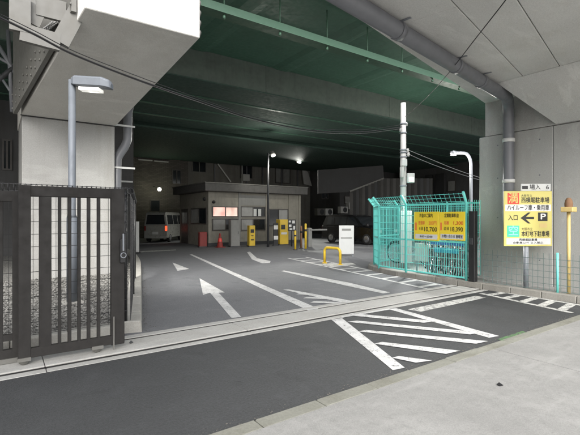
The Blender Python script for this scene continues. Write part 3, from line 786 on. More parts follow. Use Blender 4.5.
# ============================================================ TEAL BICYCLE CAGE
cg = thing('bicycle_cage', 'tall turquoise wire cage with outward bent posts round parked bicycles', 'cage', (9.2, 6.8, .12))
corners = [(8.62,5.36), (8.62,7.05), (8.80,8.15), (9.35,8.85), (10.9,9.2)]
out = [Vector((-1,-.2,0)), Vector((-1,.1,0)), Vector((-.9,.4,0)), Vector((-.5,.85,0)), Vector((-.2,1,0))]
ZB, ZT = .14, 1.86
for (x, y), o_ in zip(corners, out):
    MB().tube([(x,y,ZB-.03),(x,y,ZT+.02),(x+o_.x*.18,y+o_.y*.18,ZT+.26)], .030, 8).build('fence_post', M['teal'], cg)
for (a, oa), (b, ob) in zip(zip(corners, out), list(zip(corners, out))[1:]):
    wire_panel(a, b, ZB+.06, ZT, .062, .20, .008, M['teal'], cg)
    tb = MB()
    for t in (.04, .10, .16): tb.bar((a[0]+oa.x*t, a[1]+oa.y*t, ZT+t*1.4), (b[0]+ob.x*t, b[1]+ob.y*t, ZT+t*1.4), .010, .010)
    n = 14
    for i in range(n + 1):
        t = i / n; p0 = Vector((a[0]+(b[0]-a[0])*t, a[1]+(b[1]-a[1])*t, ZT)); o_ = oa.lerp(ob, t)
        tb.bar(p0, p0 + Vector((o_.x*.17, o_.y*.17, .24)), .006, .006)
    tb.build('bent_top', M['teal'], cg, kind='stuff')
    for z_ in (ZB+.05, .98, ZT):
        MB().bar((a[0],a[1],z_), (b[0],b[1],z_), .02, .035).build('rail', M['teal'], cg)
# far (back) side of the cage, seen through the front
for a, b in (((8.72,5.42),(9.3,5.42)), ((10.9,9.2),(10.9,5.6))):
    wire_panel(a, b, ZB+.06, ZT+.1, .075, .20, .006, M['teal'], cg)
for x, y in ((10.9,7.4), (10.9,5.6)):
    MB().tube([(x,y,.1),(x,y,ZT+.15)], .028, 8).build('fence_post', M['teal'], cg)
MB().bar((10.9,9.2,ZT+.1), (10.9,5.6,ZT+.1), .03, .05).build('rail', M['teal'], cg)

# yellow price boards hung on the cage front (plane x = 8.56)
UB = 8.575
def ub(px, py): return PU(px, py, UB)
def price_board(px0, px1, lab, lines):
    a, b = ub(px0, 226), ub(px1, 226); cyy = (a.y + b.y) / 2; wd = abs(a.y - b.y)
    zt_, zb_ = ub((px0+px1)/2, 211.8).z, ub((px0+px1)/2, 240.2).z
    t = thing('price_board', lab, 'sign', (UB, cyy, (zt_+zb_)/2), R(-90), 'yellow price boards on the cage')
    h_ = zt_ - zb_
    MB().box((-wd/2+.003,0,-h_/2), (wd/2-.003,.02,h_/2)).build('panel', M['yellow'], t, world=False, bevel=.003)
    patch('white_strip', -wd*.44, wd*.44, -h_*.46, -h_*.29, M['white'], t)
    patch('red_mark', -wd*.45, -wd*.38, -h_*.16, h_*.12, M['orange'], t)
    for (s_, x_, z_, wd_, sz, mt) in lines:
        text('lettering', s_, sz * h_, M[mt], t, face(x_*wd, z_*h_, .004), wd_*wd, bold=.0015)
price_board(414, 439, 'yellow price board with black lettering on the cage, farther from the black post',
    [('料金のご案内', 0, .36, .52, .15, 'ink'), ('普通車', -.18, .10, .26, .15, 'orange'), ('200円', .26, .10, .30, .17, 'orange'), ('1日', -.2, -.10, .14, .13, 'ink'), ('10,700', .16, -.12, .50, .22, 'ink'), ('8:00〜20:00', 0, -.375, .5, .10, 'ink')])
price_board(439, 465, 'yellow price board with black lettering on the cage, next to the black post',
    [('定期駐車料金', 0, .36, .56, .15, 'ink'), ('月極', -.2, .10, .2, .15, 'orange'), ('1,300', .24, .10, .36, .17, 'red'), ('全日', -.2, -.10, .2, .13, 'ink'), ('18,390', .18, -.12, .46, .22, 'ink'), ('お問い合わせ 管理室', .02, -.375, .8, .12, 'ink')])
# notices inside
wb = PU(436, 248, 9.0)
def inner_board(name, label, px0, px1, py0, py1, u, mat):
    a, b = PU(px0, py0, u), PU(px1, py1, u); t = thing(name, label, 'sign', (u, (a.y+b.y)/2, min(a.z,b.z)), R(-90))
    wd = abs(a.y-b.y); h_ = abs(a.z-b.z)
    MB().box((-wd/2,0,0), (wd/2,.02,h_)).build('panel', mat, t, world=False, bevel=.003)
    for s_ in (-1, 1): MB().tube([(s_*wd*.42,.035,h_*.9),(s_*wd*.42,.035,-min(a.z,b.z)+.12)], .016, 6).build('leg', M['galv'], t, world=False)
    return t
t = inner_board('notice_board', 'blue notice board behind the cage wire under the price boards', 430, 464, 240.6, 246.2, 8.72, M['blue'])
t = inner_board('notice_board', 'wide teal blue board low behind the bicycles in the cage', 434, 458, 247.2, 254, 8.78, M['blue_teal'])
t = inner_board('notice_board', 'white notice sheet behind the cage wire beside the white pole', 415, 428, 243, 262, 9.0, M['box_white'])
t = inner_board('notice_board', 'white upright board at the cage end beside the black post', 470, 476, 214, 246, 9.2, M['box_white'])

# bicycles
def make_bike():
    b = thing('bicycle', 'parked black bicycle with a wire basket inside the teal cage', 'bicycle', (0,0,0), 0, 'bicycles in the cage')
    for x in (-.52, .52):
        wmb = MB(); wmb.tube([(x + .32*math.cos(a), 0, .335 + .32*math.sin(a)) for a in [i*2*math.pi/20 for i in range(21)]], .018, 6, False)
        wo_ = wmb.build('wheel', M['rubber'], b, world=False)
        s_ = MB(); s_.tube([(x + .295*math.cos(a), 0, .335 + .295*math.sin(a)) for a in [i*2*math.pi/20 for i in range(21)]], .008, 5, False)
        for i in range(12):
            a = i*math.pi/6; s_.tube([(x,0,.335),(x + .295*math.cos(a),0,.335 + .295*math.sin(a))], .003, 3)
        s_.build('rim', M['chrome'], wo_, world=False)
    f = MB()
    for p, q, r in (((-.52,0,.335),(-.1,0,.30),.014), ((-.1,0,.30),(-.24,0,.78),.017), ((-.1,0,.30),(.36,0,.72),.02), ((-.22,0,.62),(.36,0,.80),.015), ((-.52,0,.335),(-.22,0,.66),.01), ((.34,0,.86),(.52,0,.335),.016)):
        f.tube([p, q], r, 6)
    f.build('frame', M['offwhite'], b, world=False)
    MB().tube([(.12,-.26,1.03),(.26,-.2,1.05),(.33,0,.98),(.26,.2,1.05),(.12,.26,1.03)], .013, 6).build('handlebar', M['chrome'], b, world=False)
    MB().tube([(.33,0,.84),(.32,0,.99)], .014, 6).build('stem', M['chrome'], b, world=False)
    sd_ = MB(); sd_.add([(-.36,-.09,.86),(-.36,.09,.86),(-.05,.025,.87),(-.05,-.025,.87),(-.37,-.1,.91),(-.37,.1,.91),(-.04,.03,.90),(-.04,-.03,.90)], [(3,2,1,0),(4,5,6,7),(0,1,5,4),(1,2,6,5),(2,3,7,6),(3,0,4,7)])
    sd_.build('saddle', M['black'], b, world=False, bevel=.02)
    MB().tube([(-.24,0,.76),(-.25,0,.87)], .014, 6).build('seat_post', M['chrome'], b, world=False)
    bk = MB()
    for i in range(6):
        for j in (0, 1):
            t = i / 5; bk.tube([(.42+.3*t, -.15+.3*j, .74),(.40+.36*t, -.18+.36*j, .99)], .004, 4)
            bk.tube([(.42+.3*j, -.15+.3*t, .74),(.40+.36*j, -.18+.36*t, .99)], .004, 4)
    for z_, e in ((.74,0),(.86,.012),(.99,.03)):
        bk.tube([(.42-e*.6,-.15-e,z_),(.72+e,-.15-e,z_),(.72+e,.15+e,z_),(.42-e*.6,.15+e,z_),(.42-e*.6,-.15-e,z_)], .006, 4)
    bk.build('basket', M['galv'], b, world=False)
    MB().tube([(-.1,-.12,.30),(-.1,.12,.30)], .012, 6).build('crank', M['chrome'], b, world=False)
    mg = MB(); mg.tube([(-.52 + .36*math.cos(a), 0, .335 + .36*math.sin(a)) for a in [.2 + i*.3 for i in range(10)]], .02, 5); mg.build('mudguard', M['black'], b, world=False)
    return b
b0 = make_bike()
spots = [(9.42,5.96,46), (9.44,6.17,42), (9.40,6.38,48), (9.46,6.60,44), (9.42,6.81,40), (10.3,8.2,100), (9.50,7.02,45)]
for i, (x, y, a) in enumerate(spots):
    b = b0 if i == 0 else copy_tree(b0)
    b.location = (x, y, .12); b.rotation_euler = (R(random.uniform(-4,4)), 0, R(180 + a))
    if i == 5: b['label'] = 'single bicycle standing crosswise at the deep end of the teal cage'

# ============================================================ WHITE UTILITY POLE
up = PD(403.3, 200, 11.9); UPX, UPY = up.x, up.y
uz = lambda py: H + (217.5 - py) / F * 11.9
ut = thing('utility_pole', 'tall white utility pole with boxes and brackets rising from the teal cage', 'pole', (UPX, UPY, .1))
MB().tube([(UPX,UPY,.1),(UPX,UPY,uz(103))], [.095,.075], 14).build('pole', M['offwhite'], ut)
rt = Vector((CY,-SY,0)); fw = Vector((SY,CY,0)); P0 = Vector((UPX,UPY,0))
def ubox(name, px0, px1, py0, py1, dep, mat, bev=.015):
    k = 11.9 / F; o_ = MB()
    a = P0 + rt*((px0-403.3)*k) + fw*(dep-.08); 
    cs = [a, a + rt*((px1-px0)*k), a + rt*((px1-px0)*k) + fw*.16, a + fw*.16]
    o_.prism([(p.x,p.y,uz(py1)) for p in cs], (0,0,uz(py0)-uz(py1)))
    return o_.build(name, mat, ut, bevel=bev)
fb = ubox('floodlight_box', 406.2, 413.5, 173.5, 183, -.05, M['box_white'])
lens_c = P0 + rt*((409.8-403.3)*11.9/F) + fw*(-.135) + Vector((0,0,uz(178.5)))
MB().box(lens_c + Vector((-.06,-.05,-.10)), lens_c + Vector((.06,.03,.02))).build('lens', M['lamp_soft'], fb)
L3 = bpy.data.lights.new('pole_floodlight', 'SPOT'); L3.energy = 170; L3.spot_size = R(125); L3.spot_blend = .9; L3.shadow_soft_size = .12; L3.color = (1, .99, .95)
l3 = bpy.data.objects.new('pole_floodlight', L3); col.objects.link(l3); l3.parent = ut; l3.location = lens_c + Vector((-.12,-.16,-.12)) - Vector(ut.location)
l3.rotation_euler = (lens_c - Vector((8.6,6.2,.3))).to_track_quat('Z','Y').to_euler()
ubox('meter_box', 399.8, 405.2, 160, 167, -.14, M['box_white'])
ubox('junction_box', 399.4, 402.5, 167, 178, -.12, M['offwhite'])
ubox('notice_panel', 398.5, 409, 211, 262, -.20, M['box_white'], .004)
for py in (124, 133, 150, 152.5, 157, 186, 205):
    k = 11.9/F; MB().tube([P0 + Vector((0,0,uz(py)-.02)), P0 + Vector((0,0,uz(py)+.02))], .098, 12).build('strap', M['galv'], ut)
for (px, py) in ((407.5,150.5), (408.3,154.5), (401,130), (406,124)):
    k = 11.9/F; p = P0 + rt*((px-403.3)*k) + Vector((0,0,uz(py)))
    MB().lathe(p, [(0,-.06),(.045,-.05),(.03,-.02),(.055,0),(.03,.03),(.045,.05),(0,.06)], 10).build('insulator', M['white'], ut)
    MB().bar(P0 + Vector((0,0,uz(py))), p, .02, .02).build('bracket', M['galv'], ut)

# overhead cables
def cable(name, pts, r, mat, label):
    # smooth through points
    P = [Vector(p) for p in pts]; out_ = []
    for i in range(len(P)-1):
        p0, p1, p2, p3 = P[max(i-1,0)], P[i], P[i+1], P[min(i+2,len(P)-1)]
        for s_ in range(8):
            t = s_/8; out_.append(.5*((2*p1) + (p2-p0)*t + (2*p0-5*p1+4*p2-p3)*t*t + (3*p1-p0-3*p2+p3)*t*t*t))
    out_.append(P[-1])
    o_ = MB().tube(out_, r, 6).build(name, mat); tag(o_, label, 'cable'); return o_
cpx = [(-25,6,5.0),(0,17.5,5.3),(36,35,5.6),(75,55,6.0),(140,80.5,6.7),(200,101,7.5),(255,119,8.6),(310,130,9.8),(360,132,10.9),(402,127,11.8)]
cable('overhead_cable', [PD(*p) for p in cpx], .014, M['cable'], 'thick black cable sagging from the bridge to the white pole')
cable('overhead_cable', [PD(p[0], p[1]-2.2 - (1.2 if 0 < i < 5 else 0), p[2]+.05) for i, p in enumerate(cpx)], .006, M['cable'], 'thin black cable running just above the thick sagging cable')
cable('overhead_cable', [PD(p[0], p[1]+1.6*(1 if p[0]>150 else .6), p[2]) for p in cpx], .006, M['cable_mid'], 'grey cable running just below the thick sagging cable')
cable('overhead_cable', [PD(515,-14,4.3), PD(505,1,4.6), PD(476,38,5.7), PD(447,75,7.3), PD(425,99,9.5), PD(405,117,11.8)], .007, M['cable'], 'black cable crossing under the concrete deck to the white pole')
cable('overhead_cable', [PD(408,150,11.9), PD(430,159,12.4), PD(460,171,12.9), PD(500,184,13.4)], .009, M['cable_pale'], 'upper pale cable leading from the white pole behind the concrete wall')
cable('overhead_cable', [PD(408,154,11.9), PD(430,163.5,12.3), PD(460,174,12.7), PD(500,186,13.2)], .008, M['cable_pale'], 'lower pale cable leading from the white pole behind the concrete wall')

# ============================================================ CURVED STREET LAMP
def lamp_arm():
    d = 17.0; base = G(471,217.5+1.55*F/d*1.0); x, y = PD(471, 200, d).x, PD(471, 200, d).y
    z = lambda py: H + (217.5-py)/F*d
    t = thing('street_lamp', 'slim grey street lamp with a curved arm behind the teal cage', 'street lamp', (x, y, 0))
    k = d/F; pts = [(x,y,0),(x,y,z(165))]
    for i in range(1, 8):
        a = i/7*R(90); pts.append(Vector((x,y,z(165))) + rt*(-(1-math.cos(a))*7*k) + Vector((0,0,math.sin(a)*(165-153)*k)))
    pts.append(Vector((x,y,z(152.6))) - rt*(16*k))
    MB().tube(pts, [.075] + [.06]*(len(pts)-1), 10).build('pole', M['galv'], t)
    h = Vector((x,y,z(152.6))) - rt*(17.5*k)
    ho = MB().tube([h + rt*.14, h, h - rt*.14], [.05,.09,.04], 10).build('lamp_head', M['galv'], t)
    MB().box(h + Vector((-.10,-.06,-.105)), h + Vector((.10,.06,-.06))).build('lens', M['lamp_soft'], ho)
lamp_arm()

# ============================================================ ATTENDANT BOOTH
B0 = Vector((9.2, 20.74, 0)); BL, BD, BH = 6.15, 4.2, 2.95
bo = thing('attendant_booth', 'beige flat roofed attendant booth with dark roof under the bridge', 'booth', B0 + Vector((BL/2, BD/2, 0)))
def bu(px): return PV(px, 220, 20.74).x
def bz(px, py): return PV(px, py, 20.74).z
bx('wall', (B0.x,B0.y,0), (B0.x+BL,B0.y+BD,BH), M['beige'], bo)
rfb = bx('roof', (B0.x-.35,B0.y-.45,BH+.002), (B0.x+BL+.25,B0.y+BD+.3,BH+.42), M['roof'], bo, bevel=.02)
bx('roof_cap', (B0.x-.38,B0.y-.48,BH+.42), (B0.x+BL+.28,B0.y+BD+.33,BH+.47), M['steel_grey'], rfb)
def bwin(px0, px1, py0, py1, mat, fm='alu_dark', n=2, v=None, side=False):
    v = v or B0.y
    x0, x1 = bu(px0), bu(px1); z1, z0 = bz((px0+px1)/2, py0), bz((px0+px1)/2, py1)
    f = MB(); fr_ = .05
    f.box((x0,v-.05,z0), (x1,v-.003,z0+fr_)); f.box((x0,v-.05,z1-fr_), (x1,v-.003,z1))
    for i in range(n+1):
        xx = x0 + (x1-x0-fr_)*i/n; f.box((xx,v-.051,z0+fr_), (xx+fr_,v-.003,z1-fr_))
    w_ = f.build('window', M[fm], bo)
    for i in range(n):
        xa = x0 + (x1-x0-fr_)*i/n + fr_; xb = x0 + (x1-x0-fr_)*(i+1)/n
        bx('pane', (xa,v-.02,z0+fr_), (xb,v-.004,z1-fr_), M[mat] if not isinstance(mat, (list, tuple)) else M[mat[i]], w_)
    return w_
bwin(212,238,206.5,217,['lit_pink','lit_pale'])
bwin(212,238,218.6,230.5,['glass_pale','glass'])
bwin(240.5,265,206.5,217,['glass_pale','glass'], n=2)
bwin(240.5,265,218.6,230.5,['glass_pale','glass'])
bwin(268.5,288,209,226,['glass','glass_pale'])
bx('panel', (bu(240.5),B0.y-.02,bz(252,205.5)), (bu(265.5),B0.y-.003,bz(252,195.5)), M['grey_panel'], bo)
for px in (209.3, 239.4, 266.6, 289.2, 299.4):
    bx('pilaster', (bu(px)-.07,B0.y-.04,0), (bu(px)+.07,B0.y-.003,BH-.003), M['beige'] if px != 239.4 else M['grey_panel'], bo)
bx('plinth', (B0.x-.03,B0.y-.045,0), (B0.x+BL+.03,B0.y-.004,.18), M['steel_dark'], bo)
bx('notice', (bu(253),B0.y-.07,bz(255,216)), (bu(256),B0.y-.052,bz(255,209)), M['box_white'], bo)
bx('notice', (bu(257.5),B0.y-.07,bz(255,216)), (bu(260.5),B0.y-.052,bz(255,209)), M['box_white'], bo)
# side wall (faces -x)
def su(px): return PU(px, 220, B0.x).y
def szz(px, py): return PU(px, py, B0.x).z
def swin(px0, px1, py0, py1, mats):
    y0, y1 = su(px0), su(px1); z1, z0 = szz((px0+px1)/2, py0), szz((px0+px1)/2, py1); f = MB(); n = len(mats); y0, y1 = sorted((y0,y1)); fr_ = .05; x = B0.x
    f.box((x-.05,y0,z0),(x-.003,y1,z0+fr_)); f.box((x-.05,y0,z1-fr_),(x-.003,y1,z1))
    for i in range(n+1):
        yy = y0 + (y1-y0-fr_)*i/n; f.box((x-.051,yy,z0+fr_),(x-.003,yy+fr_,z1-fr_))
    w_ = f.build('window', M['alu_dark'], bo)
    for i in range(n):
        ya = y0 + (y1-y0-fr_)*i/n + fr_; yb = y0 + (y1-y0-fr_)*(i+1)/n
        bx('pane', (x-.02,ya,z0+fr_), (x-.004,yb,z1-fr_), M[mats[i]], w_)
swin(191.5,207,208,224,['glass','glass_pale'])
dr = bx('door', (B0.x-.04,su(182.0),.02), (B0.x-.003,su(188.5),szz(185,209)), M['alu_dark'], bo)
bx('door_pane', (B0.x-.05,su(183.0),1.2), (B0.x-.041,su(187.5),1.85), M['glass_pale'], dr)
MB().lathe((bu(213.5), B0.y-.05, bz(213.5,202)), [(0,-.06),(.07,-.06),(.09,.04)], 10, 'y').build('speaker', M['black'], bo)
MB().lathe((B0.x-.05, su(205), szz(205,199)), [(0,-.06),(.08,-.06),(.1,.04)], 10, 'x').build('speaker', M['black'], bo)

# things in front of the booth
def at_ground(px, py): return G(px, py)
def machine(name, label, cat, px0, px1, pyt, pyb, dep, mat, parts=()):
    c = G((px0+px1)/2, pyb); d = (c - O).dot(fw); wd = (px1-px0)*d/F; h_ = H + (217.5-pyt)/F*d
    t = thing(name, label, cat, c)
    MB().box((-wd/2,0,.04),(wd/2,dep,h_)).build('cabinet', M[mat], t, world=False, bevel=.02)
    MB().box((-wd/2-.02,-.02,0),(wd/2+.02,dep+.02,.06)).build('plinth', M['steel_dark'], t, world=False)
    for (nm, x0, x1, z0, z1, mt) in parts:
        MB().box((x0*wd,-.012,z0*h_),(x1*wd,-.001,z1*h_)).build(nm, M[mt], t, world=False)
    t.rotation_euler.z = -YAW*.35
    return t
machine('grey_cabinet', 'plain grey metal cabinet standing before the booth wall', 'cabinet', 230.8, 240.2, 220, 247, .5, 'grey_panel', (('door_panel',-.42,.42,.1,.9,'grey_panel'), ('handle',.25,.32,.48,.58,'black')))
machine('ticket_machine', 'slim yellow ticket machine standing alone before the booth', 'ticket machine', 249.3, 255.4, 225.5, 246.8, .4, 'yellow_post', (('screen',-.3,.3,.66,.82,'ink'), ('slot',-.2,.2,.5,.54,'ink'), ('tray',-.25,.25,.3,.36,'black')))
machine('ticket_machine', 'wide yellow machine beside the chequered black board at the booth end', 'ticket machine', 279.5, 289, 219.5, 245.2, .6, 'yellow_post', (('screen',-.35,.1,.62,.8,'ink'), ('label_plate',-.35,.3,.42,.5,'white')))
machine('red_box', 'dark red box standing by the booth side window', 'box', 199.5, 207, 232, 247.5, .4, 'cone_red', (('door_panel',-.4,.4,.1,.9,'cone_red'),))
machine('plate_panel', 'white plate panel on a stand between the yellow machines', 'panel', 273.4, 278.4, 223, 246, .08, 'black', (('plate',-.45,.45,.72,.9,'white'), ('plate',-.45,.45,.28,.44,'white')))
# chequered black board
cb_ = machine('black_board', 'black board with white blocks before the yellow machine', 'sign', 287.6, 296.2, 219.5, 246.5, .05, 'alu_dark')
for ch in list(cb_.children): bpy.data.objects.remove(ch)
d_ = (G(292,246.5)-O).dot(fw); kk = d_/F
zf = lambda py: H + (217.5-py)*kk
MB().box((-4.2*kk,0,zf(231)),(4.2*kk,.04,zf(219.5))).build('panel', M['ink'], cb_, world=False, bevel=.004)
MB().tube([(0,.05,0),(0,.05,zf(225))], .03, 8).build('post', M['black'], cb_, world=False)
for (a, b, c, d) in ((-3.4,-1.2,220.6,222.4), (.2,3.2,220.6,223.4), (-3.2,-.6,224.6,227), (1.4,3.4,226,229.6), (-2.6,.4,228.4,229.8)):
    MB().box((a*kk,-.01,zf(d)),(b*kk,-.001,zf(c))).build('white_block', M['white'], cb_, world=False)
# traffic cone
c = G(220, 247.4)
tc = thing('traffic_cone', 'red traffic cone standing before the lit booth window', 'traffic cone', c)
MB().lathe((0,0,.03), [(.19,0),(.16,.03),(.04,.68),(.03,.70),(0,.70)], 16).build('cone', M['cone_red'], tc, world=False)
MB().box((-.21,-.21,0),(.21,.21,.035)).build('base', M['cone_red'], tc, world=False, bevel=.01)
MB().lathe((0,0,.03), [(.117,.28),(.085,.45)], 16).build('band', M['red'], tc, world=False)
# yellow bollards
for px, pyt, pyb, lb in ((295.2,230.5,250,'short yellow bollard post beside the black chequered board'), (305.6,223.5,249.4,'taller yellow post standing away from the black chequered board'), (301.2,226,248.6,'yellow and brown post standing between the two yellow bollards')):
    c = G(px, pyb); d = (c-O).dot(fw); h_ = H + (217.5-pyt)/F*d
    t = thing('bollard', lb, 'bollard', c); MB().tube([(0,0,0),(0,0,h_-.03),(0,0,h_)], [.055,.055,.03], 12).build('post', M['yellow_post'] if px != 301.2 else M['wood'], t, world=False)
    MB().lathe((0,0,0), [(.11,0),(.11,.03),(.056,.035)], 12).build('base_flange', M['steel_dark'], t, world=False)
    MB().tube([(0,0,h_*.7),(0,0,h_*.78)], .057, 12).build('band', M['black'], t, world=False)
# barrier arm
bar_c = G(309, 247); ba = thing('barrier_arm', 'pale horizontal barrier arm between the yellow posts and the dark car', 'barrier', bar_c)
MB().box((-.12,-.12,0),(.12,.12,1.0)).build('housing', M['grey_panel'], ba, world=False, bevel=.02)
MB().bar((0,-.14,.9),(1.1,-.14,.9), .05, .08).build('arm', M['grey_panel'], ba, world=False)
# yellow hoop
ha, hb = G(324.6, 263.2), G(340.2, 265.0); dh_ = (ha-O).dot(fw); hh = (263.2-247.4)*dh_/F
hoop = thing('hoop_barrier', 'yellow tubular hoop barrier standing on the lot asphalt', 'barrier', (ha+hb)/2)
pts = [(ha.x,ha.y,0)]; dd = (hb-ha); L_ = dd.length; dd.normalize(); rr = .14
for i in range(7): a = i/6*R(90); pts.append(ha + dd*(rr-rr*math.cos(a)) + Vector((0,0,hh-rr+rr*math.sin(a))))
for i in range(7): a = R(90)-i/6*R(90); pts.append(ha + dd*(L_-rr+rr*math.cos(a)) + Vector((0,0,hh-rr+rr*math.sin(a))))
pts.append((hb.x,hb.y,0)); MB().tube(pts, .045, 10).build('tube', M['yellow_post'], hoop)
for p in (ha, hb): MB().lathe(p, [(.09,0),(.09,.02),(.046,.025)], 12).build('foot', M['yellow_post'], hoop)
# white standing signboard
c = G(346.5, 256.5); d = (c-O).dot(fw); k = d/F; wsz = lambda py: H + (217.5-py)*k
wsn = thing('standing_sign', 'white standing signboard with grey print beside the black car', 'sign', c, -YAW)
MB().box((-7.4*k,0,wsz(254)),(7.4*k,.04,wsz(225.5))).build('panel', M['box_white'], wsn, world=False, bevel=.004)
for s_ in (-1,1): MB().box((s_*6.6*k-.02,.041,0),(s_*6.6*k+.02,.08,wsz(230))).build('leg', M['galv'], wsn, world=False)
MB().box((-4.6*k,-.004,wsz(230.8)),(4.4*k,-.0005,wsz(228.6))).build('print_band', M['grey_panel'], wsn, world=False)
MB().box((-5.6*k,-.004,wsz(238.6)),(5.6*k,-.0005,wsz(237.4))).build('print_band', M['grey_panel'], wsn, world=False)
# white board at the end of the lane kerb
c = G(136.4, 253.5); d = (c-O).dot(fw); k = d/F
wb_ = thing('white_board', 'narrow white board standing at the far end of the lane kerb', 'sign', c, -YAW)
MB().box((-2.4*k,0,.06),(2.4*k,.05,(253.5-221.5)*k)).build('panel', M['white'], wb_, world=False, bevel=.004)
MB().box((-2.8*k,-.05,0),(2.8*k,.1,.06)).build('foot', M['steel_dark'], wb_, world=False)

# dark pole with lamp before the booth
c = G(268, 247); d = (c-O).dot(fw); k = d/F
dpo = thing('lamp_pole', 'dark pole with two small lamps standing before the booth', 'lamp pole', c)
hz_ = H + (217.5-153)*k
MB().tube([(0,0,0),(0,0,hz_)], [.07,.05], 10).build('pole', M['steel_dark'], dpo, world=False)
ap = rt*(5.5*k)
MB().bar((0,0,hz_-.12), ap + Vector((0,0,hz_-.02)), .04, .04).build('arm', M['steel_dark'], dpo, world=False)
hh_ = MB().tube([ap*.7 + Vector((0,0,hz_+.10)), ap*1.0 + Vector((0,0,hz_-.14))], [.09,.13], 10).build('lamp_head', M['grey_panel'], dpo, world=False)
MB().tube([ap*1.0 + Vector((0,0,hz_-.141)), ap*1.03 + Vector((0,0,hz_-.17))], .11, 10).build('lens', M['lamp_soft'], hh_, world=False)
# lit floodlight under the bridge
p = PD(299, 161.5, 33); 
fl_ = thing('floodlight', 'bright white floodlight glowing under the rear bridge girder', 'floodlight', (p.x, p.y, p.z))
ho_ = MB().box((-.22,.0,-.15),(.22,.2,.15)).build('housing', M['black'], fl_, world=False, bevel=.02)
MB().box((-.18,-.02,-.115),(.18,-.002,.115)).build('lens', M['lamp_on'], ho_, world=False)
MB().bar((0,.1,.15),(0,.1,6.0-p.z), .04, .04).build('bracket', M['steel_dark'], fl_, world=False)
L2 = bpy.data.lights.new('floodlight_light', 'SPOT'); L2.energy = 2000; L2.spot_size = R(92); L2.spot_blend = .8; L2.shadow_soft_size = .25; L2.color = (1, 1, .92)
l2 = bpy.data.objects.new('floodlight_light', L2); col.objects.link(l2); l2.parent = fl_; l2.location = (0,-.15,0)
l2.rotation_euler = (p - Vector((13,21.5,0))).to_track_quat('Z','Y').to_euler()
# round lamp on the brick building
p = PD(159.4, 189.3, 30.5)
gl = thing('globe_lamp', 'small glowing yellowish globe lamp before the brown brick wall', 'lamp', p)
MB().lathe((0,0,0), [(.001,-.13),(.08,-.105),(.125,-.03),(.125,.03),(.08,.105),(.001,.13)], 14).build('globe', M['lamp_yel'], gl, world=False)
MB().bar((0,0,.12),(0,32-p.y,.3), .04, .04).build('arm', M['steel_dark'], gl, world=False)

def glow(name, parent, loc, e, r=.12, c=(1,.97,.88)):
    L = bpy.data.lights.new(name, 'POINT'); L.energy = e; L.shadow_soft_size = r; L.color = c
    o_ = bpy.data.objects.new(name, L); col.objects.link(o_); o_.parent = parent; o_.location = loc
glow('lamp_pole_light', dpo, ap*1.1 + Vector((0,-.1,hz_-.45)), 40, .12)
st_ = bpy.data.objects['street_lamp']; glow('street_lamp_light', st_, -rt*.75 + Vector((0,0,H+65/F*17.0-.35)), 90, .12)

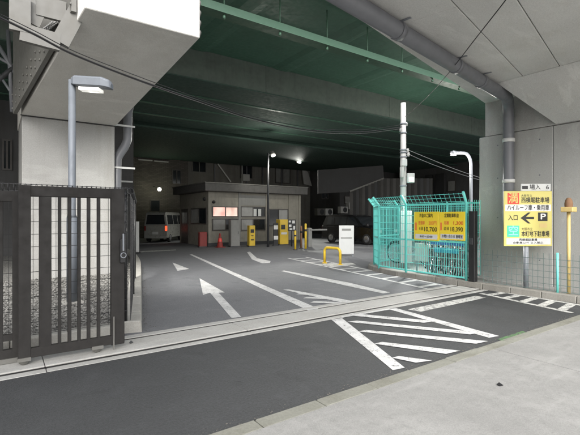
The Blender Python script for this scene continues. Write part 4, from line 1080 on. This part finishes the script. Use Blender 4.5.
# ============================================================ VEHICLES
def vehicle(name, label, cat, loc, rz, L, W, Hh, prof_low, prof_up, paint_, side_wins, rear_win, front_win, wheels, wr, rear_lights, plate=True):
    """x forward; prof_low / prof_up are (x, z) outlines of the body below and above the belt line"""
    t = thing(name, label, cat, loc, rz)
    belt = max(z for x, z in prof_low)
    def hw(z): return W/2 if z <= belt else W/2 - (z-belt)/(Hh-belt)*.13*W/1.48
    for nm, pr in (('body', prof_low), ('cabin', prof_up)):
        mb = MB(); n = len(pr)
        mb.add([(x, hw(z)-.001*(nm=='cabin'), z) for x, z in pr] + [(x, -hw(z)+.001*(nm=='cabin'), z) for x, z in pr],
               [list(range(n)), list(range(n,2*n))[::-1]] + [(i, n+i, n+(i+1)%n, (i+1)%n) for i in range(n)])
        o_ = mb.build(nm, M[paint_], t, world=False, bevel=.035, seg=2)
    for w_ in side_wins:
        for s_ in (1,-1):
            mb = MB(); mb.add([(x, s_*(hw(z)+.004), z) for x, z in w_] + [(x, s_*(hw(z)-.03), z) for x, z in w_], [list(range(len(w_))), list(range(len(w_),2*len(w_)))[::-1]] + [(i,(i+1)%len(w_),len(w_)+(i+1)%len(w_),len(w_)+i) for i in range(len(w_))])
            mb.build('side_window', M['glass'], t, world=False)
    for nm, w_, dx in (('rear_window', rear_win, -.012), ('windscreen', front_win, .012)):
        (xa, za), (xb, zb_) = w_; ins = .12
        mb = MB(); mb.add([(xa+dx, hw(za)-ins, za),(xa+dx,-hw(za)+ins,za),(xb+dx,-hw(zb_)+ins,zb_),(xb+dx,hw(zb_)-ins,zb_),
                           (xa-dx*3, hw(za)-ins, za),(xa-dx*3,-hw(za)+ins,za),(xb-dx*3,-hw(zb_)+ins,zb_),(xb-dx*3,hw(zb_)-ins,zb_)], [(0,1,2,3),(7,6,5,4),(0,4,5,1),(1,5,6,2),(2,6,7,3),(3,7,4,0)])
        mb.build(nm, M['glass'], t, world=False)
    for x in wheels:
        for s_ in (1,-1):
            wo_ = MB().lathe((x, s_*(W/2-.09), wr), [(0,-.1),(wr*.8,-.1),(wr,-.07),(wr,.07),(wr*.8,.1),(0,.1)], 20, 'y').build('wheel', M['rubber'], t, world=False)
            MB().lathe((x, s_*(W/2+.012), wr), [(0,.01*s_),(wr*.5,.012*s_),(wr*.62,-.01*s_)], 16, 'y').build('rim', M['chrome'], wo_, world=False)
    xr = min(x for x, z in prof_low)
    for s_ in (1,-1):
        for (z0, z1) in [rear_lights]:
            MB().box((xr-.02, s_*(W/2-.13), z0), (xr+.04, s_*(W/2-.01), z1)).build('tail_light', M['tail'] if s_ == -1 and paint_ == 'car_white' else M['cone_red'], t, world=False, bevel=.01)
    xf = max(x for x, z in prof_low)
    for s_ in (1,-1): MB().box((xf-.06, s_*(W/2-.32), belt-.35), (xf+.012, s_*(W/2-.06), belt-.17)).build('headlight', M['glass_pale'], t, world=False, bevel=.02)
    for nm, xx, s_ in (('rear_bumper', xr, -1), ('front_bumper', xf, 1)):
        MB().box((xx-.05*(s_<0)-.0, -W/2+.02, .24), (xx+.05*(s_>0), W/2-.02, .46)).build(nm, M[paint_], t, world=False, bevel=.03)
    MB().box((xr-.062,-.18,.5),(xr-.02,.18,.66)).build('number_plate', M['box_white'], t, world=False)
    for s_ in (1,-1): MB().box((xf-.75,s_*(W/2),belt),(xf-.62,s_*(W/2+.16),belt+.16)).build('mirror', M['black'], t, world=False, bevel=.02)
    return t
vp = G(148.5, 242.2)
heading = Vector((.62,.78,0))
vc = vp + heading*1.55 + Vector((.4,-.3,0))
vehicle('parked_van', 'small white van seen from behind with a glowing tail light', 'van', (vc.x, vc.y, 0), math.atan2(heading.y, heading.x), 3.3, 1.48, 1.9,
    [(-1.68,.28),(1.68,.28),(1.70,.75),(1.62,1.05),(-1.68,1.05)], [(-1.68,1.052),(1.60,1.052),(1.18,1.78),(1.0,1.88),(-1.5,1.9),(-1.66,1.82)], 'car_white',
    [[(-1.5,1.12),(-.5,1.12),(-.5,1.7),(-1.45,1.7)], [(-.4,1.12),(.4,1.12),(.4,1.7),(-.4,1.7)], [(.5,1.12),(1.35,1.12),(1.05,1.7),(.5,1.7)]],
    ((-1.68,1.12),(-1.665,1.72)), ((1.56,1.12),(1.22,1.72)), (-1.1,1.1), .27, (.72,1.02))
cp = G(369, 244.5)
chd = Vector((-.55,-.83,0))
vehicle('parked_car', 'large black car parked beside the white standing signboard', 'car', (cp.x+.3, cp.y+1.2, 0), math.atan2(chd.y, chd.x) + R(38), 4.5, 1.8, 1.75,
    [(-2.2,.3),(2.2,.3),(2.24,.62),(2.05,.92),(1.2,1.02),(-2.2,1.05)], [(-2.18,1.052),(1.15,1.022),(.35,1.64),(.05,1.72),(-1.7,1.74),(-1.95,1.64)], 'car_black',
    [[(-1.85,1.12),(-1.2,1.12),(-1.2,1.58),(-1.7,1.58)], [(-1.1,1.12),(-.2,1.12),(-.2,1.58),(-1.1,1.58)], [(-.1,1.12),(.85,1.12),(.35,1.55),(-.1,1.58)]],
    ((-2.17,1.12),(-1.99,1.58)), ((1.08,1.10),(.42,1.58)), (-1.4,1.4), .33, (.8,1.02))

# ============================================================ BACKGROUND BUILDINGS
def building(name, label, cat, a, b, mat, windows=(), face_='v', extra=()):
    t = thing(name, label, cat, ((a[0]+b[0])/2, (a[1]+b[1])/2, 0)); bx('wall', a, b, mat, t)
    return t
VB = 32.0
def bwall_win(t, px0, px1, py0, py1, v, fm='alu_dark', gm='glass', bars=1):
    p, q = PV(px0,py1,v), PV(px1,py0,v); f = MB(); w_ = .06
    f.box((p.x,v-.08,p.z),(q.x,v-.003,p.z+w_)); f.box((p.x,v-.08,q.z-w_),(q.x,v-.003,q.z))
    for i in range(bars+2):
        xx = p.x + (q.x-p.x-w_)*i/(bars+1); f.box((xx,v-.081,p.z+w_),(xx+w_,v-.003,q.z-w_))
    wo_ = f.build('window', M[fm], t)
    bx('pane', (p.x+w_,v-.03,p.z+w_), (q.x-w_,v-.004,q.z-w_), M[gm], wo_)
x1 = PV(188,200,VB).x; x2 = PV(312,200,VB).x
b1 = building('brick_building', 'brown brick building behind the van under the bridge', 'building', (-2,VB,0), (x1,VB+6,7.3), M['brick'])
bwall_win(b1, 172,181,170,184,VB); bwall_win(b1, 150,160,200,212,VB,bars=0)
for (px0,px1,py) in ((138,152,159.5),(154,168,161)):
    p, q = PV(px0,py,VB-.02), PV(px1,py,VB-.02); bx('ledge', (p.x,VB-.15,p.z-.05), (q.x,VB-.003,p.z+.03), M['offwhite'], b1)
b2 = building('grey_building', 'stained grey building with pipes behind the attendant booth', 'building', (x1+.02,VB+.3,0), (x2,VB+7,7.3), M['facade'])
V2 = VB + .3
bwall_win(b2, 192,206,162,172,V2,'steel_grey'); bwall_win(b2, 240,252,163,178,V2); bwall_win(b2, 275,290,168,183,V2,'alu_dark','glass_pale')
p, q = PV(217,164,V2), PV(230,182,V2); MB().bar(p+Vector((0,-.15,0)), q+Vector((0,-.15,0)), .06, .10).build('stair_rail', M['white'], b2)
p, q = PV(214,182,V2), PV(214,163,V2); MB().bar(p+Vector((0,-.15,0)), q+Vector((0,-.15,0)), .06, .08).build('pipe', M['pipe'], b2)
for px in (241.5, 246, 262, 281, 297):
    p = PV(px,190,V2); MB().tube([(p.x,V2-.12,0),(p.x,V2-.12,PV(px,162,V2).z)], .07, 8).build('pipe', M['pipe'] if px != 241.5 else M['offwhite'], b2)
p = PV(243.5,178,V2); bx('air_conditioner', (p.x-.3,V2-.5,p.z-.3), (p.x+.35,V2-.02,p.z+.3), M['offwhite'], b2, bevel=.02)
tp = [PV(302,168,V2-.3), PV(308,172,V2-.3), PV(312,186,V2-.3), PV(304,184,V2-.3)]; MB().prism(tp, (0,.06,0)).build('white_sheet', M['offwhite'], b2)
x3 = x2 + .02
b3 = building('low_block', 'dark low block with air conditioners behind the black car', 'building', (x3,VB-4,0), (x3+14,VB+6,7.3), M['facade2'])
V3 = VB - 4
for (px,py) in ((318,212),(326,212),(341,210),(349,206)):
    p = PV(px,py,V3); bx('air_conditioner', (p.x-.42,V3-.45,p.z-.3), (p.x+.42,V3-.02,p.z+.3), M['offwhite'] if px != 318 else M['steel_grey'], b3, bevel=.02)
    MB().lathe((p.x+.08,V3-.46,p.z), [(0,-.01),(.22,-.01),(.24,.005)], 16, 'y').build('fan_grille', M['steel_dark'], b3)
bwall_win(b3, 321,328,193,199,V3); bwall_win(b3, 344,350,196,204,V3,'alu_dark','glass_pale',0)
# sloping ramp
d = 27.0
rq = [(318,170),(383,165.5),(384,179),(350,192),(318,193.5)]
rmp = thing('concrete_ramp', 'dark grey sloping ramp side with a pale lower edge', 'ramp', PD(350,192,d)*1.0)
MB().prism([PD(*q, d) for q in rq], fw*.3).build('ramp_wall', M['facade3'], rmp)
MB().bar(PD(350,191.4,d-.02), PD(384,178.4,d-.02), .12, .10).build('edge_trim', M['steel_grey'], rmp)
# corrugated hoarding below the ramp
hr = thing('corrugated_fence', 'tall corrugated grey hoarding behind the cage and black car', 'fence', PD(385,217,26.5))
x = 350.0
while x < 432:
    a, b = PD(x, 217, 26.5 + .1*(int(x) % 2)), PD(x+3.0, 217, 26.5); zt_ = H + (217.5 - (178 if x > 383 else 192 - (x-350)*.42))/F*26.3
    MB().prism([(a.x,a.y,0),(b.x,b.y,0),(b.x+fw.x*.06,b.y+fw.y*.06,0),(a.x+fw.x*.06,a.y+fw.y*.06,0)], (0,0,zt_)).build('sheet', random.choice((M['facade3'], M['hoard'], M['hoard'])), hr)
    x += 3.06
# far block added on the right to stop horizon light, and a dark wall behind the pier on the left
b4 = building('light_stop_block', 'added dark grey block stopping horizon light behind the curved street lamp', 'building', (32,2,0), (44,27,7.3), M['facade2'])
for (px0,px1) in ((427,433),(437,446)):
    a, b = PU(px0,200,32-.02), PU(px1,200,32-.02); bx('column', (31.7,b.y,0), (31.99,a.y,5.4), M['facade3'], b4)
for (px0,px1,py0,py1) in ((412,418,180,205),(421,425,182,196),(448,456,180,192)):
    a, b = PU(px0,py1,32), PU(px1,py0,32); w_ = bx('window', (31.93,b.y,a.z), (31.997,a.y,b.z), M['alu_dark'], b4); bx('pane', (31.91,b.y+.08,a.z+.08), (31.929,a.y-.08,b.z-.08), M['glass_pale'], w_)
b5 = building('dark_building', 'black walled building between the pale pier and the white board', 'building', (-14,20.0,0), (5.15,30,7.3), M['facade2'])
bwall_win(b5, 2,12,140,170,20.0); 
p = PV(118,190,20); MB().bar((3.6,19.93,3.2),(5.1,19.93,3.2), .06, .08).build('canopy_edge', M['white'], b5)
